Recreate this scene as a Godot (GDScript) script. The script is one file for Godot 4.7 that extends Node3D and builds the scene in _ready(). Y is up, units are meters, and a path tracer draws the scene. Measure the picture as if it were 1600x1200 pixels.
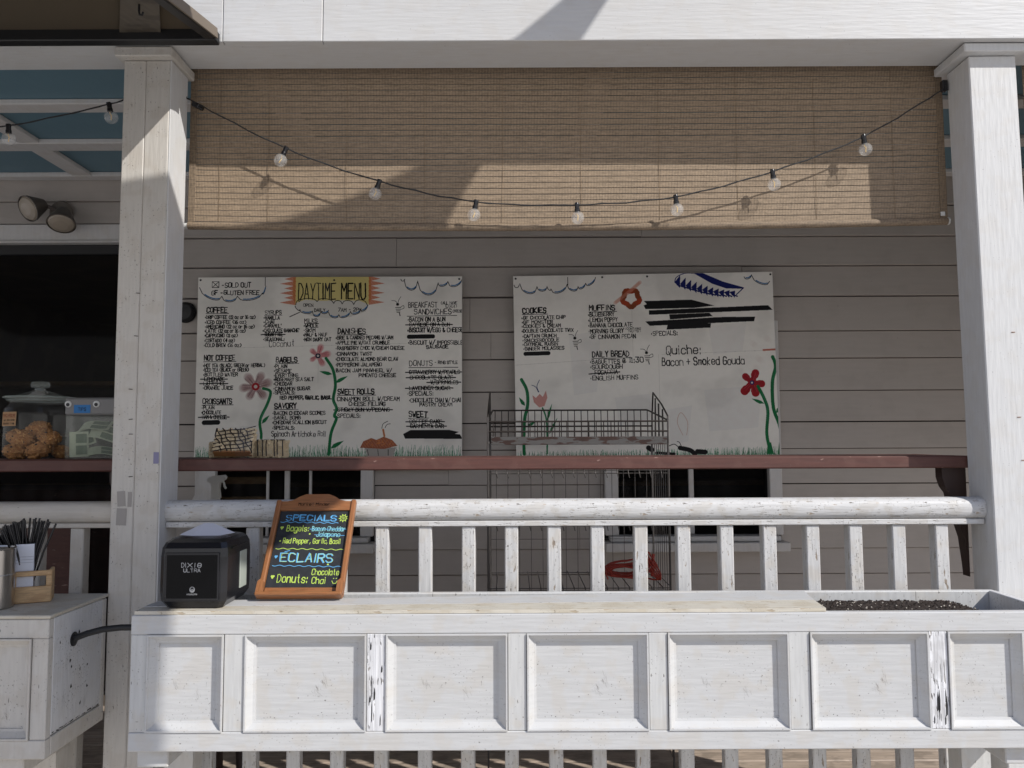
extends Node3D
# A cafe porch seen square on: white posts, rail and planters in front, a roller blind, two hand-lettered menus on the wall behind.
# Camera at the origin of x and z; "d" below is the distance in front of it (z = -d). Metres.

var mats := {}
var used := {}
var box_cache := {}
var rng := RandomNumberGenerator.new()

const EYE := 1.7
const SUN := Vector3(-1.4, -1.38, -1.0)

func _ready() -> void:
	rng.seed = 7
	camera_and_light()
	make_materials()
	ground_and_floor()
	house_wall()
	ceiling_and_roof()
	beam_and_posts()
	railings()
	ledge()
	planters()
	awning_and_sail()
	menus()
	blind()
	string_lights()
	rack()
	on_planter()
	on_ledge()
	small_things()

func camera_and_light() -> void:
	var cam := Camera3D.new()
	cam.name = "camera"
	cam.position = Vector3(0, EYE, 0)
	cam.rotation_degrees = Vector3(4.1, 0, -0.25)
	cam.fov = 51.4
	cam.near = 0.05
	cam.far = 300.0
	add_child(cam)
	cam.current = true
	var env := Environment.new()
	env.background_mode = Environment.BG_SKY
	var sky_mat := ProceduralSkyMaterial.new()
	sky_mat.sky_top_color = Color(0.4, 0.5, 0.68)
	sky_mat.sky_horizon_color = Color(0.94, 0.93, 0.91)
	sky_mat.sky_curve = 0.22
	sky_mat.ground_bottom_color = Color(0.3, 0.27, 0.24)
	sky_mat.ground_horizon_color = Color(0.6, 0.58, 0.55)
	var sky := Sky.new()
	sky.sky_material = sky_mat
	env.sky = sky
	env.background_energy_multiplier = 1.0
	env.tonemap_mode = Environment.TONE_MAPPER_LINEAR
	env.tonemap_exposure = 1.56
	env.sdfgi_enabled = true
	env.ssao_enabled = true
	env.ssil_enabled = true
	var we := WorldEnvironment.new()
	we.name = "world_environment"
	we.environment = env
	add_child(we)
	var sun := DirectionalLight3D.new()
	sun.name = "sun"
	sun.light_energy = 0.98
	sun.light_angular_distance = 0.5
	sun.light_color = Color(1.0, 0.985, 0.965)
	sun.shadow_enabled = true
	sun.look_at_from_position(Vector3.ZERO, SUN, Vector3.UP)
	add_child(sun)

# ---------------------------------------------------------------- nodes

func numbered(called: String) -> String:
	used[called] = used.get(called, 0) + 1
	return called if used[called] == 1 else "%s_%03d" % [called, used[called] - 1]

func thing(called: String, label: String, category: String, at: Vector3, group := "") -> Node3D:
	var o := Node3D.new()
	o.name = numbered(called)
	o.position = at
	o.set_meta("label", label)
	o.set_meta("category", category)
	if group != "":
		o.set_meta("group", group)
	add_child(o)
	return o

func tag(o: Node3D, label: String, category: String, group := "") -> Node3D:
	o.set_meta("label", label)
	o.set_meta("category", category)
	if group != "":
		o.set_meta("group", group)
	return o

func part(parent: Node, called: String, mesh: Mesh, mat: Material, at := Vector3.ZERO, turn := Vector3.ZERO) -> MeshInstance3D:
	var o := MeshInstance3D.new()
	o.name = numbered(called) if parent == self else called
	o.mesh = mesh
	o.material_override = mat
	o.position = at
	o.rotation_degrees = turn
	parent.add_child(o, true)
	return o

func where(n: Node) -> Vector3:
	var p := Vector3.ZERO
	while n is Node3D and n != self:
		p += n.position
		n = n.get_parent()
	return p

# a chamfered board given by its world extents (x, y, distance d)
func board(parent: Node, called: String, mat: Material, x0: float, x1: float, y0: float, y1: float, d0: float, d1: float, c := 0.003) -> MeshInstance3D:
	var at := Vector3((x0 + x1) / 2, (y0 + y1) / 2, -(d0 + d1) / 2)
	return part(parent, called, box(Vector3(x1 - x0, y1 - y0, d1 - d0), c), mat, at - where(parent))

# ---------------------------------------------------------------- meshes

func tri(st: SurfaceTool, a: Vector3, b: Vector3, c: Vector3, na: Vector3, nb: Vector3, nc: Vector3) -> void:
	var face := (c - a).cross(b - a)
	var flip := face.dot(na + nb + nc) < 0.0
	st.set_normal(na)
	st.add_vertex(a)
	if flip:
		st.set_normal(nc)
		st.add_vertex(c)
		st.set_normal(nb)
		st.add_vertex(b)
	else:
		st.set_normal(nb)
		st.add_vertex(b)
		st.set_normal(nc)
		st.add_vertex(c)

func flat(st: SurfaceTool, pts: Array, outward: Vector3) -> void:
	var n: Vector3 = (pts[1] - pts[0]).cross(pts[2] - pts[0]).normalized()
	if n.dot(outward) < 0.0:
		n = -n
	for i in range(1, pts.size() - 1):
		tri(st, pts[0], pts[i], pts[i + 1], n, n, n)

func begin() -> SurfaceTool:
	var st := SurfaceTool.new()
	st.begin(Mesh.PRIMITIVE_TRIANGLES)
	return st

func add_box(st: SurfaceTool, size: Vector3, c: float, t := Transform3D()) -> void:
	var h := size / 2
	c = minf(c, minf(h.x, minf(h.y, h.z)) * 0.49)
	var v := func(s: Vector3, axis: int) -> Vector3:
		var p := Vector3(s.x * (h.x - c), s.y * (h.y - c), s.z * (h.z - c))
		p[axis] = s[axis] * h[axis]
		return t * p
	for axis in 3:
		var b := (axis + 1) % 3
		var e := (axis + 2) % 3
		for s in [-1.0, 1.0]:
			var pts := []
			for q in [[-1.0, -1.0], [1.0, -1.0], [1.0, 1.0], [-1.0, 1.0]]:
				var g := Vector3.ZERO
				g[axis] = s
				g[b] = q[0]
				g[e] = q[1]
				pts.append(v.call(g, axis))
			var out := Vector3.ZERO
			out[axis] = s
			flat(st, pts, t.basis * out)
		if c <= 0.0:
			continue
		for s in [-1.0, 1.0]:
			for r in [-1.0, 1.0]:
				var p := Vector3.ZERO
				var q := Vector3.ZERO
				p[axis] = s
				p[b] = r
				p[e] = -1.0
				q = p
				q[e] = 1.0
				var out2 := Vector3.ZERO
				out2[axis] = s
				out2[b] = r
				flat(st, [v.call(p, axis), v.call(q, axis), v.call(q, b), v.call(p, b)], t.basis * out2)
	if c > 0.0:
		for i in 8:
			var s3 := Vector3(1.0 if i & 1 else -1.0, 1.0 if i & 2 else -1.0, 1.0 if i & 4 else -1.0)
			flat(st, [v.call(s3, 0), v.call(s3, 1), v.call(s3, 2)], t.basis * s3)

func box(size: Vector3, c := 0.003) -> ArrayMesh:
	var key := "%.4f %.4f %.4f %.4f" % [size.x, size.y, size.z, c]
	if not box_cache.has(key):
		var st := begin()
		add_box(st, size, c)
		box_cache[key] = st.commit()
	return box_cache[key]

func add_tube(st: SurfaceTool, pts: Array, r: float, sides := 8, caps := true) -> void:
	var rings := []
	var up := Vector3.UP
	for i in pts.size():
		var a: Vector3 = pts[maxi(i - 1, 0)]
		var b: Vector3 = pts[mini(i + 1, pts.size() - 1)]
		var dir := (b - a).normalized()
		if absf(dir.dot(up)) > 0.95:
			up = Vector3.RIGHT if absf(dir.x) < 0.9 else Vector3.FORWARD
		var u := dir.cross(up).normalized()
		var w := u.cross(dir).normalized()
		up = w
		var ring := []
		for k in sides:
			var ang := TAU * k / sides
			ring.append(u * cos(ang) + w * sin(ang))
		rings.append(ring)
	for i in pts.size() - 1:
		var p: Vector3 = pts[i]
		var q: Vector3 = pts[i + 1]
		for k in sides:
			var k2 := (k + 1) % sides
			var n0: Vector3 = rings[i][k]
			var n1: Vector3 = rings[i][k2]
			var m0: Vector3 = rings[i + 1][k]
			var m1: Vector3 = rings[i + 1][k2]
			tri(st, p + n0 * r, p + n1 * r, q + m0 * r, n0, n1, m0)
			tri(st, p + n1 * r, q + m1 * r, q + m0 * r, n1, m1, m0)
	if caps:
		for e in [0, pts.size() - 1]:
			var fan := []
			for k in sides:
				fan.append(pts[e] + rings[e][k] * r)
			var dir2: Vector3 = (pts[0] - pts[1]) if e == 0 else (pts[-1] - pts[-2])
			flat(st, fan, dir2)

func tube(pts: Array, r: float, sides := 8) -> ArrayMesh:
	var st := begin()
	add_tube(st, pts, r, sides)
	return st.commit()

func add_lathe(st: SurfaceTool, prof: Array, segs := 24, t := Transform3D()) -> void:
	for i in prof.size() - 1:
		var a: Vector2 = prof[i]
		var b: Vector2 = prof[i + 1]
		if a.distance_to(b) < 1e-6:
			continue
		var nn := Vector2(b.y - a.y, a.x - b.x).normalized()
		for k in segs:
			var c0 := Vector3(cos(TAU * k / segs), 0, sin(TAU * k / segs))
			var c1 := Vector3(cos(TAU * (k + 1) / segs), 0, sin(TAU * (k + 1) / segs))
			var p := [a, b]
			var v00: Vector3 = c0 * a.x + Vector3.UP * a.y
			var v01: Vector3 = c1 * a.x + Vector3.UP * a.y
			var v10: Vector3 = c0 * b.x + Vector3.UP * b.y
			var v11: Vector3 = c1 * b.x + Vector3.UP * b.y
			var n0 := (t.basis * (c0 * nn.x + Vector3.UP * nn.y)).normalized()
			var n1 := (t.basis * (c1 * nn.x + Vector3.UP * nn.y)).normalized()
			if p[0].x > 1e-5:
				tri(st, t * v00, t * v01, t * v10, n0, n1, n0)
			if p[1].x > 1e-5:
				tri(st, t * v01, t * v11, t * v10, n1, n1, n0)

func lathe(prof: Array, segs := 24) -> ArrayMesh:
	var st := begin()
	add_lathe(st, prof, segs)
	return st.commit()

# a profile of (distance, y) points run along x, smooth or faceted
func run_x(prof: Array, x0: float, x1: float, smooth := true) -> ArrayMesh:
	var st := begin()
	var n := prof.size()
	var mid := Vector2.ZERO
	for p in prof:
		mid += p / n
	var at := func(p: Vector2, x: float) -> Vector3: return Vector3(x, p.y, -p.x)
	var normals := []
	for i in n:
		var e: Vector2 = prof[(i + 1) % n] - prof[(i + n - 1) % n]
		var q := Vector2(e.y, -e.x).normalized()
		if q.dot(prof[i] - mid) < 0.0:
			q = -q
		normals.append(Vector3(0, q.y, -q.x))
	for i in n:
		var j := (i + 1) % n
		if smooth:
			tri(st, at.call(prof[i], x0), at.call(prof[j], x0), at.call(prof[i], x1), normals[i], normals[j], normals[i])
			tri(st, at.call(prof[j], x0), at.call(prof[j], x1), at.call(prof[i], x1), normals[j], normals[j], normals[i])
		else:
			var m: Vector2 = (prof[i] + prof[j]) / 2 - mid
			flat(st, [at.call(prof[i], x0), at.call(prof[j], x0), at.call(prof[j], x1), at.call(prof[i], x1)], Vector3(0, m.y, -m.x))
	for x in [x0, x1]:
		var fan := []
		for p in prof:
			fan.append(at.call(p, x))
		flat(st, fan, Vector3(-1 if x == x0 else 1, 0, 0))
	return st.commit()

# an outline of (x, y) points given thickness along z; the outline must be star-shaped about its middle
func plate(outline: Array, thick: float) -> ArrayMesh:
	var st := begin()
	var packed := PackedVector2Array(outline)
	var idx := Geometry2D.triangulate_polygon(packed)
	for z in [thick / 2, -thick / 2]:
		for i in range(0, idx.size(), 3):
			var a: Vector2 = packed[idx[i]]
			var b: Vector2 = packed[idx[i + 1]]
			var c: Vector2 = packed[idx[i + 2]]
			flat(st, [Vector3(a.x, a.y, z), Vector3(b.x, b.y, z), Vector3(c.x, c.y, z)], Vector3(0, 0, z))
	var cw := Geometry2D.is_polygon_clockwise(packed)
	for i in outline.size():
		var a: Vector2 = outline[i]
		var b: Vector2 = outline[(i + 1) % outline.size()]
		var o := Vector2(b.y - a.y, a.x - b.x)
		if cw:
			o = -o
		flat(st, [Vector3(a.x, a.y, thick / 2), Vector3(b.x, b.y, thick / 2), Vector3(b.x, b.y, -thick / 2), Vector3(a.x, a.y, -thick / 2)], Vector3(o.x, o.y, 0))
	return st.commit()

# a flat printed face with its own 0..1 coordinates, facing +z
func printed(w: float, h: float) -> ArrayMesh:
	var st := begin()
	var p := [Vector3(-w / 2, h / 2, 0), Vector3(w / 2, h / 2, 0), Vector3(w / 2, -h / 2, 0), Vector3(-w / 2, -h / 2, 0)]
	var uv := [Vector2(0, 0), Vector2(1, 0), Vector2(1, 1), Vector2(0, 1)]
	for i in [0, 1, 2, 0, 2, 3]:
		st.set_normal(Vector3(0, 0, 1))
		st.set_uv(uv[i])
		st.add_vertex(p[i])
	return st.commit()

# a lumpy ball
func lump(r: Vector3, bumps: float, freq: float, seed_: int, rows := 14, cols := 20) -> ArrayMesh:
	var nz := FastNoiseLite.new()
	nz.seed = seed_
	nz.frequency = freq
	var st := begin()
	var grid := []
	for i in rows + 1:
		var row := []
		for k in cols:
			var th := PI * i / rows
			var ph := TAU * k / cols
			var u := Vector3(sin(th) * cos(ph), cos(th), sin(th) * sin(ph))
			row.append(u * r * (1.0 + bumps * nz.get_noise_3dv(u * 10.0)))
		grid.append(row)
	for i in rows:
		for k in cols:
			var k2 := (k + 1) % cols
			st.set_smooth_group(0)
			for v in [grid[i][k], grid[i][k2], grid[i + 1][k], grid[i][k2], grid[i + 1][k2], grid[i + 1][k]]:
				st.add_vertex(v)
	st.generate_normals()
	return st.commit()

# ---------------------------------------------------------------- materials

func lin(r: float, g: float, b: float, a := 1.0) -> Color:
	var c := Color(r, g, b).linear_to_srgb()
	c.a = a
	return c

func plain(c: Color, rough := 0.7, metal := 0.0) -> StandardMaterial3D:
	var m := StandardMaterial3D.new()
	m.albedo_color = c
	m.roughness = rough
	m.metallic = metal
	return m

func glass(c: Color, rough := 0.03) -> StandardMaterial3D:
	var m := plain(c, rough)
	m.transparency = BaseMaterial3D.TRANSPARENCY_ALPHA
	return m

func noise_bytes(seed_: int, freq: float, w: int, h: int, n: int, ridged := false, cell := false) -> PackedByteArray:
	var f := FastNoiseLite.new()
	f.seed = seed_
	f.frequency = freq
	f.noise_type = FastNoiseLite.TYPE_CELLULAR if cell else FastNoiseLite.TYPE_SIMPLEX_SMOOTH
	f.fractal_type = FastNoiseLite.FRACTAL_NONE if cell else (FastNoiseLite.FRACTAL_RIDGED if ridged else FastNoiseLite.FRACTAL_FBM)
	f.fractal_octaves = 4
	var im := f.get_seamless_image(w, h)
	im.convert(Image.FORMAT_L8)
	if w != n or h != n:
		im.resize(n, n, Image.INTERPOLATE_CUBIC)
	return im.get_data()

# painted or bare timber: grain along one axis, cracks, peeled patches, specks and stains, all with an outline of their own
func timber(o: Dictionary) -> StandardMaterial3D:
	var n: int = o.get("n", 512)
	var sd: int = o.get("seed", 1)
	var up: bool = o.get("up", false)
	var s: int = n / o.get("stretch", 10)
	var gw := n if up else s
	var gh := s if up else n
	# the noise is made short along the grain and stretched out along it
	var grain := noise_bytes(sd, 0.09, gw, gh, n)
	var crack := noise_bytes(sd + 1, 0.06, n if up else n / 9, n / 9 if up else n, n, true)
	var peel := noise_bytes(sd + 2, 0.045, n if up else n / 4, n / 4 if up else n, n)
	var speck := noise_bytes(sd + 3, 0.13, n, n, n)
	var stain := noise_bytes(sd + 4, 0.012, n, n, n)
	var crowd := noise_bytes(sd + 5, 0.009, n, n, n)       # specks and cracks come in crowds
	var base: Color = o.base
	var wood: Color = o.get("wood", Color(0.2, 0.18, 0.16))
	var dirt: Color = o.get("dirt", Color(0.45, 0.38, 0.28))
	var crack_at: float = o.get("crack", 2.0)
	var peel_at: float = o.get("peel", 2.0)
	var speck_at: float = o.get("speck", 2.0)
	var stain_amount: float = o.get("stain", 0.12)
	var grain_amount: float = o.get("grain", 0.12)
	var data := PackedByteArray()
	data.resize(n * n * 3)
	var high := PackedByteArray()
	high.resize(n * n)
	for i in n * n:
		var g := grain[i] / 255.0
		var f := 1.0 + (g - 0.5) * grain_amount
		var r := base.r * f
		var gg := base.g * f
		var b := base.b * f
		var hgt := 0.55 + (g - 0.5) * 0.35
		var t := smoothstep(0.5, 0.75, stain[i] / 255.0) * stain_amount
		r = lerpf(r, dirt.r, t)
		gg = lerpf(gg, dirt.g, t)
		b = lerpf(b, dirt.b, t)
		var p := peel[i] / 255.0 + (g - 0.5) * 0.22
		if p > peel_at:
			var w := smoothstep(peel_at, peel_at + 0.03, p)
			r = lerpf(r, wood.r * (0.5 + g), w)
			gg = lerpf(gg, wood.g * (0.5 + g), w)
			b = lerpf(b, wood.b * (0.5 + g), w)
			hgt -= 0.22 * w
		var c := crack[i] / 255.0
		if c > crack_at:
			var w2 := smoothstep(crack_at, crack_at + 0.06, c) * smoothstep(0.3, 0.6, crowd[i] / 255.0 + (g - 0.5) * 0.6)
			r = lerpf(r, wood.r * 0.3, w2)
			gg = lerpf(gg, wood.g * 0.3, w2)
			b = lerpf(b, wood.b * 0.3, w2)
			hgt -= 0.4 * w2
		var k := speck[i] / 255.0
		if k > speck_at:
			var w3 := smoothstep(speck_at, speck_at + 0.08, k) * 0.8 * smoothstep(0.4, 0.62, crowd[i] / 255.0)
			r = lerpf(r, wood.r * 0.45, w3)
			gg = lerpf(gg, wood.g * 0.42, w3)
			b = lerpf(b, wood.b * 0.4, w3)
			hgt -= 0.2 * w3
		var sc := Color(r, gg, b).linear_to_srgb()
		data[i * 3] = clampi(int(sc.r * 255.0), 0, 255)
		data[i * 3 + 1] = clampi(int(sc.g * 255.0), 0, 255)
		data[i * 3 + 2] = clampi(int(sc.b * 255.0), 0, 255)
		high[i] = clampi(int(hgt * 255.0), 0, 255)
	var m := StandardMaterial3D.new()
	m.albedo_texture = ImageTexture.create_from_image(Image.create_from_data(n, n, false, Image.FORMAT_RGB8, data))
	m.heightmap_enabled = true
	m.heightmap_texture = ImageTexture.create_from_image(Image.create_from_data(n, n, false, Image.FORMAT_L8, high))
	m.heightmap_scale = o.get("relief", 0.12)
	m.roughness = o.get("rough", 0.55)
	m.uv1_triplanar = true
	m.uv1_world_triplanar = o.get("world", true)
	m.uv1_triplanar_sharpness = 8.0
	var sc2: float = 1.0 / float(o.get("size", 0.7))
	m.uv1_scale = Vector3(sc2, sc2, sc2)
	m.uv1_offset = Vector3(0.13 * sd, 0.29 * sd, 0.41 * sd)
	return m

func make_materials() -> void:
	var white := Color(0.545, 0.545, 0.54)
	mats.paint_h = timber({"base": white, "seed": 11, "speck": 0.86, "stain": 0.08, "grain": 0.06, "size": 0.62, "relief": 0.16})
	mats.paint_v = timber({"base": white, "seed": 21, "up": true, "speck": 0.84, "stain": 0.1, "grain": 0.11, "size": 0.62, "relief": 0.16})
	mats.paint_beige_v = timber({"base": Color(0.5, 0.475, 0.435), "seed": 31, "up": true, "crack": 0.9, "speck": 0.79, "stain": 0.2, "grain": 0.12, "size": 0.6, "relief": 0.16, "dirt": Color(0.36, 0.3, 0.23)})
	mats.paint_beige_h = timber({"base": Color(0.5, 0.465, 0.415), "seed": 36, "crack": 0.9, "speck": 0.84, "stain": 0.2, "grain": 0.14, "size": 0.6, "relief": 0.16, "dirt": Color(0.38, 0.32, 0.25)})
	mats.paint_rail = timber({"base": Color(0.53, 0.525, 0.515), "seed": 41, "crack": 0.83, "peel": 0.83, "dirt": Color(0.4, 0.36, 0.3), "speck": 0.75, "stain": 0.34, "grain": 0.22, "size": 0.5, "wood": Color(0.3, 0.25, 0.2), "relief": 0.2})
	mats.paint_baluster = timber({"base": Color(0.53, 0.525, 0.515), "seed": 51, "up": true, "crack": 0.86, "peel": 0.85, "speck": 0.75, "stain": 0.26, "grain": 0.26, "size": 0.6, "wood": Color(0.24, 0.2, 0.16), "relief": 0.2})
	mats.paint_box = timber({"base": Color(0.49, 0.49, 0.485), "seed": 61, "speck": 0.8, "stain": 0.18, "grain": 0.1, "size": 0.75, "relief": 0.14, "n": 640})
	mats.paint_box_v = timber({"base": Color(0.5, 0.5, 0.49), "seed": 66, "up": true, "speck": 0.78, "crack": 0.88, "stain": 0.2, "grain": 0.16, "size": 0.7, "relief": 0.14})
	mats.paint_rotten = timber({"base": Color(0.62, 0.62, 0.63), "seed": 71, "up": true, "crack": 0.78, "peel": 0.8, "speck": 0.78, "stain": 0.4, "grain": 0.6, "stretch": 20, "size": 0.5, "wood": Color(0.3, 0.28, 0.26), "dirt": Color(0.36, 0.35, 0.34), "relief": 0.4})
	mats.paint_chipped = timber({"base": Color(0.58, 0.58, 0.58), "seed": 76, "up": true, "crack": 0.93, "speck": 0.76, "stain": 0.1, "size": 0.5, "wood": Color(0.1, 0.08, 0.07), "relief": 0.16})
	mats.cream = timber({"base": Color(0.53, 0.495, 0.42), "seed": 81, "peel": 0.82, "speck": 0.76, "stain": 0.3, "grain": 0.2, "size": 0.5, "wood": Color(0.36, 0.3, 0.22), "dirt": Color(0.4, 0.32, 0.2), "relief": 0.2})
	mats.siding = timber({"base": Color(0.425, 0.385, 0.35), "seed": 91, "stain": 0.1, "grain": 0.07, "speck": 0.9, "size": 1.1, "dirt": Color(0.25, 0.22, 0.19), "wood": Color(0.2, 0.18, 0.16), "relief": 0.05, "rough": 0.6})
	mats.trim = timber({"base": Color(0.56, 0.545, 0.53), "seed": 96, "up": true, "stain": 0.14, "grain": 0.08, "speck": 0.86, "size": 0.6, "relief": 0.08})
	mats.brown = timber({"base": Color(0.085, 0.031, 0.023), "seed": 101, "peel": 0.86, "speck": 0.8, "stain": 0.3, "grain": 0.35, "size": 0.7, "wood": Color(0.26, 0.17, 0.14), "dirt": Color(0.13, 0.062, 0.047), "relief": 0.1, "rough": 0.6})
	mats.dark_brown = plain(lin(0.035, 0.018, 0.014), 0.5)
	mats.deck = timber({"base": Color(0.36, 0.29, 0.23), "seed": 111, "crack": 0.86, "stain": 0.4, "grain": 0.5, "size": 0.8, "dirt": Color(0.12, 0.1, 0.08), "relief": 0.2})
	mats.ceiling = timber({"base": Color(0.12, 0.21, 0.26), "seed": 121, "up": true, "stain": 0.08, "grain": 0.05, "size": 1.0, "relief": 0.04, "dirt": Color(0.16, 0.26, 0.31)})
	mats.oak = timber({"base": Color(0.26, 0.11, 0.043), "seed": 131, "stretch": 14, "stain": 0.25, "grain": 0.5, "size": 0.22, "dirt": Color(0.3, 0.1, 0.035), "relief": 0.02, "rough": 0.35, "world": false})
	mats.oak_up = timber({"base": Color(0.26, 0.11, 0.043), "seed": 136, "up": true, "stretch": 14, "stain": 0.25, "grain": 0.5, "size": 0.22, "dirt": Color(0.3, 0.1, 0.035), "relief": 0.02, "rough": 0.35, "world": false})
	mats.pine = timber({"base": Color(0.5, 0.33, 0.17), "seed": 141, "stain": 0.4, "grain": 0.5, "size": 0.25, "dirt": Color(0.36, 0.2, 0.09), "relief": 0.03, "rough": 0.6, "world": false})
	mats.gravel = timber({"base": Color(0.52, 0.48, 0.42), "seed": 151, "stretch": 1, "stain": 0.5, "grain": 0.6, "speck": 0.7, "size": 1.4, "dirt": Color(0.43, 0.39, 0.34), "relief": 1.0, "rough": 0.9})
	mats.rust_steel = timber({"base": Color(0.075, 0.072, 0.07), "seed": 161, "peel": 0.53, "speck": 0.76, "stain": 0.2, "grain": 0.2, "size": 0.5, "stretch": 3, "wood": Color(0.03, 0.012, 0.008), "dirt": Color(0.05, 0.03, 0.02), "relief": 0.03, "rough": 0.75})
	for k in 4:
		mats["scuff_%d" % k] = scuffs(k + 1, false)
	mats.chips = scuffs(9, true)
	mats.weave = weave_material()
	mats.weave_roll = weave_material(0.5)
	mats.wire = plain(lin(0.13, 0.12, 0.115), 0.4, 0.7)
	mats.wire_dark = plain(lin(0.035, 0.028, 0.024), 0.5, 0.4)
	mats.zinc = plain(lin(0.42, 0.42, 0.43), 0.38, 0.8)
	mats.black = plain(lin(0.012, 0.012, 0.013), 0.5)
	mats.black_plastic = plain(lin(0.009, 0.009, 0.011), 0.27)
	mats.black_gloss = plain(lin(0.008, 0.008, 0.01), 0.16)
	mats.rubber = plain(lin(0.014, 0.014, 0.015), 0.6)
	mats.interior = timber({"base": Color(0.24, 0.21, 0.18), "seed": 201, "stain": 0.2, "grain": 0.05, "size": 1.2, "relief": 0.02, "rough": 0.85, "n": 256})
	mats.shade_felt = plain(lin(0.035, 0.033, 0.032), 0.95)  # near-black backing: puts the shadow lines of the siding laps into the colour
	mats.pane = glass(lin(0.012, 0.011, 0.011, 0.35), 0.05)
	mats.pane.metallic_specular = 0.12
	mats.clear = glass(Color(0.97, 0.99, 0.97, 0.006), 0.02)
	mats.clear.metallic_specular = 0.27
	mats.lid_glass = glass(Color(0.85, 0.9, 0.87, 0.09), 0.03)
	mats.bulb = glass(Color(0.98, 0.98, 0.97, 0.13), 0.02)
	mats.acrylic = glass(Color(0.7, 0.74, 0.7, 0.04), 0.1)
	mats.acrylic.metallic_specular = 0.3
	mats.film = glass(Color(0.95, 0.97, 1.0, 0.04), 0.1)
	mats.filament = plain(lin(0.75, 0.5, 0.16), 0.5)
	mats.paper = plain(lin(0.55, 0.55, 0.6), 0.85)
	mats.paper_blue = plain(lin(0.6, 0.62, 0.68), 0.8)
	mats.plastic_white = plain(lin(0.62, 0.62, 0.6), 0.4)
	mats.canvas = plain(lin(0.07, 0.052, 0.03), 0.9)
	mats.sail = plain(lin(0.4, 0.34, 0.26), 0.9)
	mats.soil = plain(lin(0.023, 0.015, 0.011), 0.95)
	mats.perlite = plain(lin(0.5, 0.45, 0.38), 0.9)
	mats.cord = plain(lin(0.38, 0.035, 0.018), 0.4)
	mats.cookie = timber({"base": Color(0.36, 0.16, 0.05), "seed": 171, "stretch": 1, "speck": 0.66, "stain": 0.5, "grain": 0.7, "size": 0.12, "dirt": Color(0.5, 0.28, 0.1), "wood": Color(0.06, 0.025, 0.012), "relief": 0.5, "rough": 0.8, "world": false})
	mats.crisp = timber({"base": Color(0.82, 0.66, 0.42), "seed": 181, "stretch": 1, "speck": 0.72, "stain": 0.5, "grain": 0.6, "size": 0.1, "dirt": Color(0.8, 0.7, 0.5), "wood": Color(0.45, 0.28, 0.12), "relief": 0.6, "rough": 0.6, "world": false})
	mats.cookie_oat = plain(lin(0.5, 0.26, 0.09), 0.8)
	mats.caramel = plain(lin(0.34, 0.16, 0.06), 0.35)
	mats.chocolate = plain(lin(0.018, 0.008, 0.006), 0.35)
	mats.tip_lid = plain(lin(0.17, 0.165, 0.16), 0.5)
	mats.note_paper = plain(lin(0.36, 0.4, 0.28), 0.85)
	mats.note_ink = plain(lin(0.1, 0.14, 0.085), 0.85)

# dirt smears, scratches, nail heads and chips on an otherwise clear sheet
func scuffs(sd: int, chips: bool) -> StandardMaterial3D:
	var p := Pen.new()
	p.k = 1.0
	p.rng.seed = sd * 17
	p.im = Image.create_empty(480, 360, false, Image.FORMAT_RGBA8)
	p.im.fill(Color(0.35, 0.3, 0.24, 0.0))
	var r := p.rng
	for k in 2:
		var c := Vector2(r.randf_range(60, 420), r.randf_range(180, 330))
		var lean := r.randf_range(-0.8, 0.8)
		for q in 16:
			var a := c + Vector2(r.randfn() * 9.0, r.randfn() * 14.0)
			p.line([a, a + Vector2(lean * 14.0 + r.randfn() * 3.0, -r.randf_range(8, 30))], r.randf_range(1.0, 3.0), Color(0.42, 0.33, 0.22, 0.1))
	for k in 16:
		var a := Vector2(r.randf_range(0, 480), r.randf_range(0, 360))
		var d := Vector2.from_angle(r.randf() * TAU) * r.randf_range(4, 22)
		p.line([a, a + d * 0.5 + Vector2(r.randfn(), r.randfn()), a + d], r.randf_range(0.8, 2.2), Color(0.3, 0.27, 0.24, r.randf_range(0.15, 0.5)), 0.6)
	for k in 26:
		var a := Vector2(r.randf_range(0, 480), r.randf_range(0, 360) if r.randf() > 0.4 else r.randf_range(330, 358))
		p.line([a, a + Vector2(r.randf_range(0.2, 3), 0.2)], r.randf_range(1.2, 3.4), Color(0.22, 0.19, 0.16, r.randf_range(0.35, 0.8)))
	for k in 3:
		var a := Vector2(r.randf_range(20, 460), r.randf_range(20, 340))
		p.line([a, a + Vector2(0.3, 0)], 6.0, Color(0.75, 0.75, 0.74, 0.6))
		p.line([a + Vector2(1, 1), a + Vector2(2, 1)], 2.0, Color(0.2, 0.18, 0.16, 0.7))
	if chips:
		for k in 9:
			var a := Vector2(r.randf_range(20, 460), r.randf_range(20, 340))
			p.fill([a, a + Vector2(r.randf_range(4, 16), -r.randf_range(3, 9)), a + Vector2(r.randf_range(8, 20), r.randf_range(0, 5)), a + Vector2(r.randf_range(2, 8), r.randf_range(4, 10))], Color(0.1, 0.09, 0.08))
		var x := 0.0
		while x < 470.0:
			var w := r.randf_range(10, 50)
			p.line([Vector2(x, 354 + r.randf_range(-2, 3)), Vector2(x + w, 354 + r.randf_range(-2, 3))], r.randf_range(1.5, 4.5), Color(0.08, 0.07, 0.06))
			x += w + r.randf_range(0, 30)
	var m := StandardMaterial3D.new()
	m.albedo_texture = ImageTexture.create_from_image(p.im)
	m.transparency = BaseMaterial3D.TRANSPARENCY_ALPHA
	m.roughness = 0.7
	m.texture_repeat = false
	return m

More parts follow.
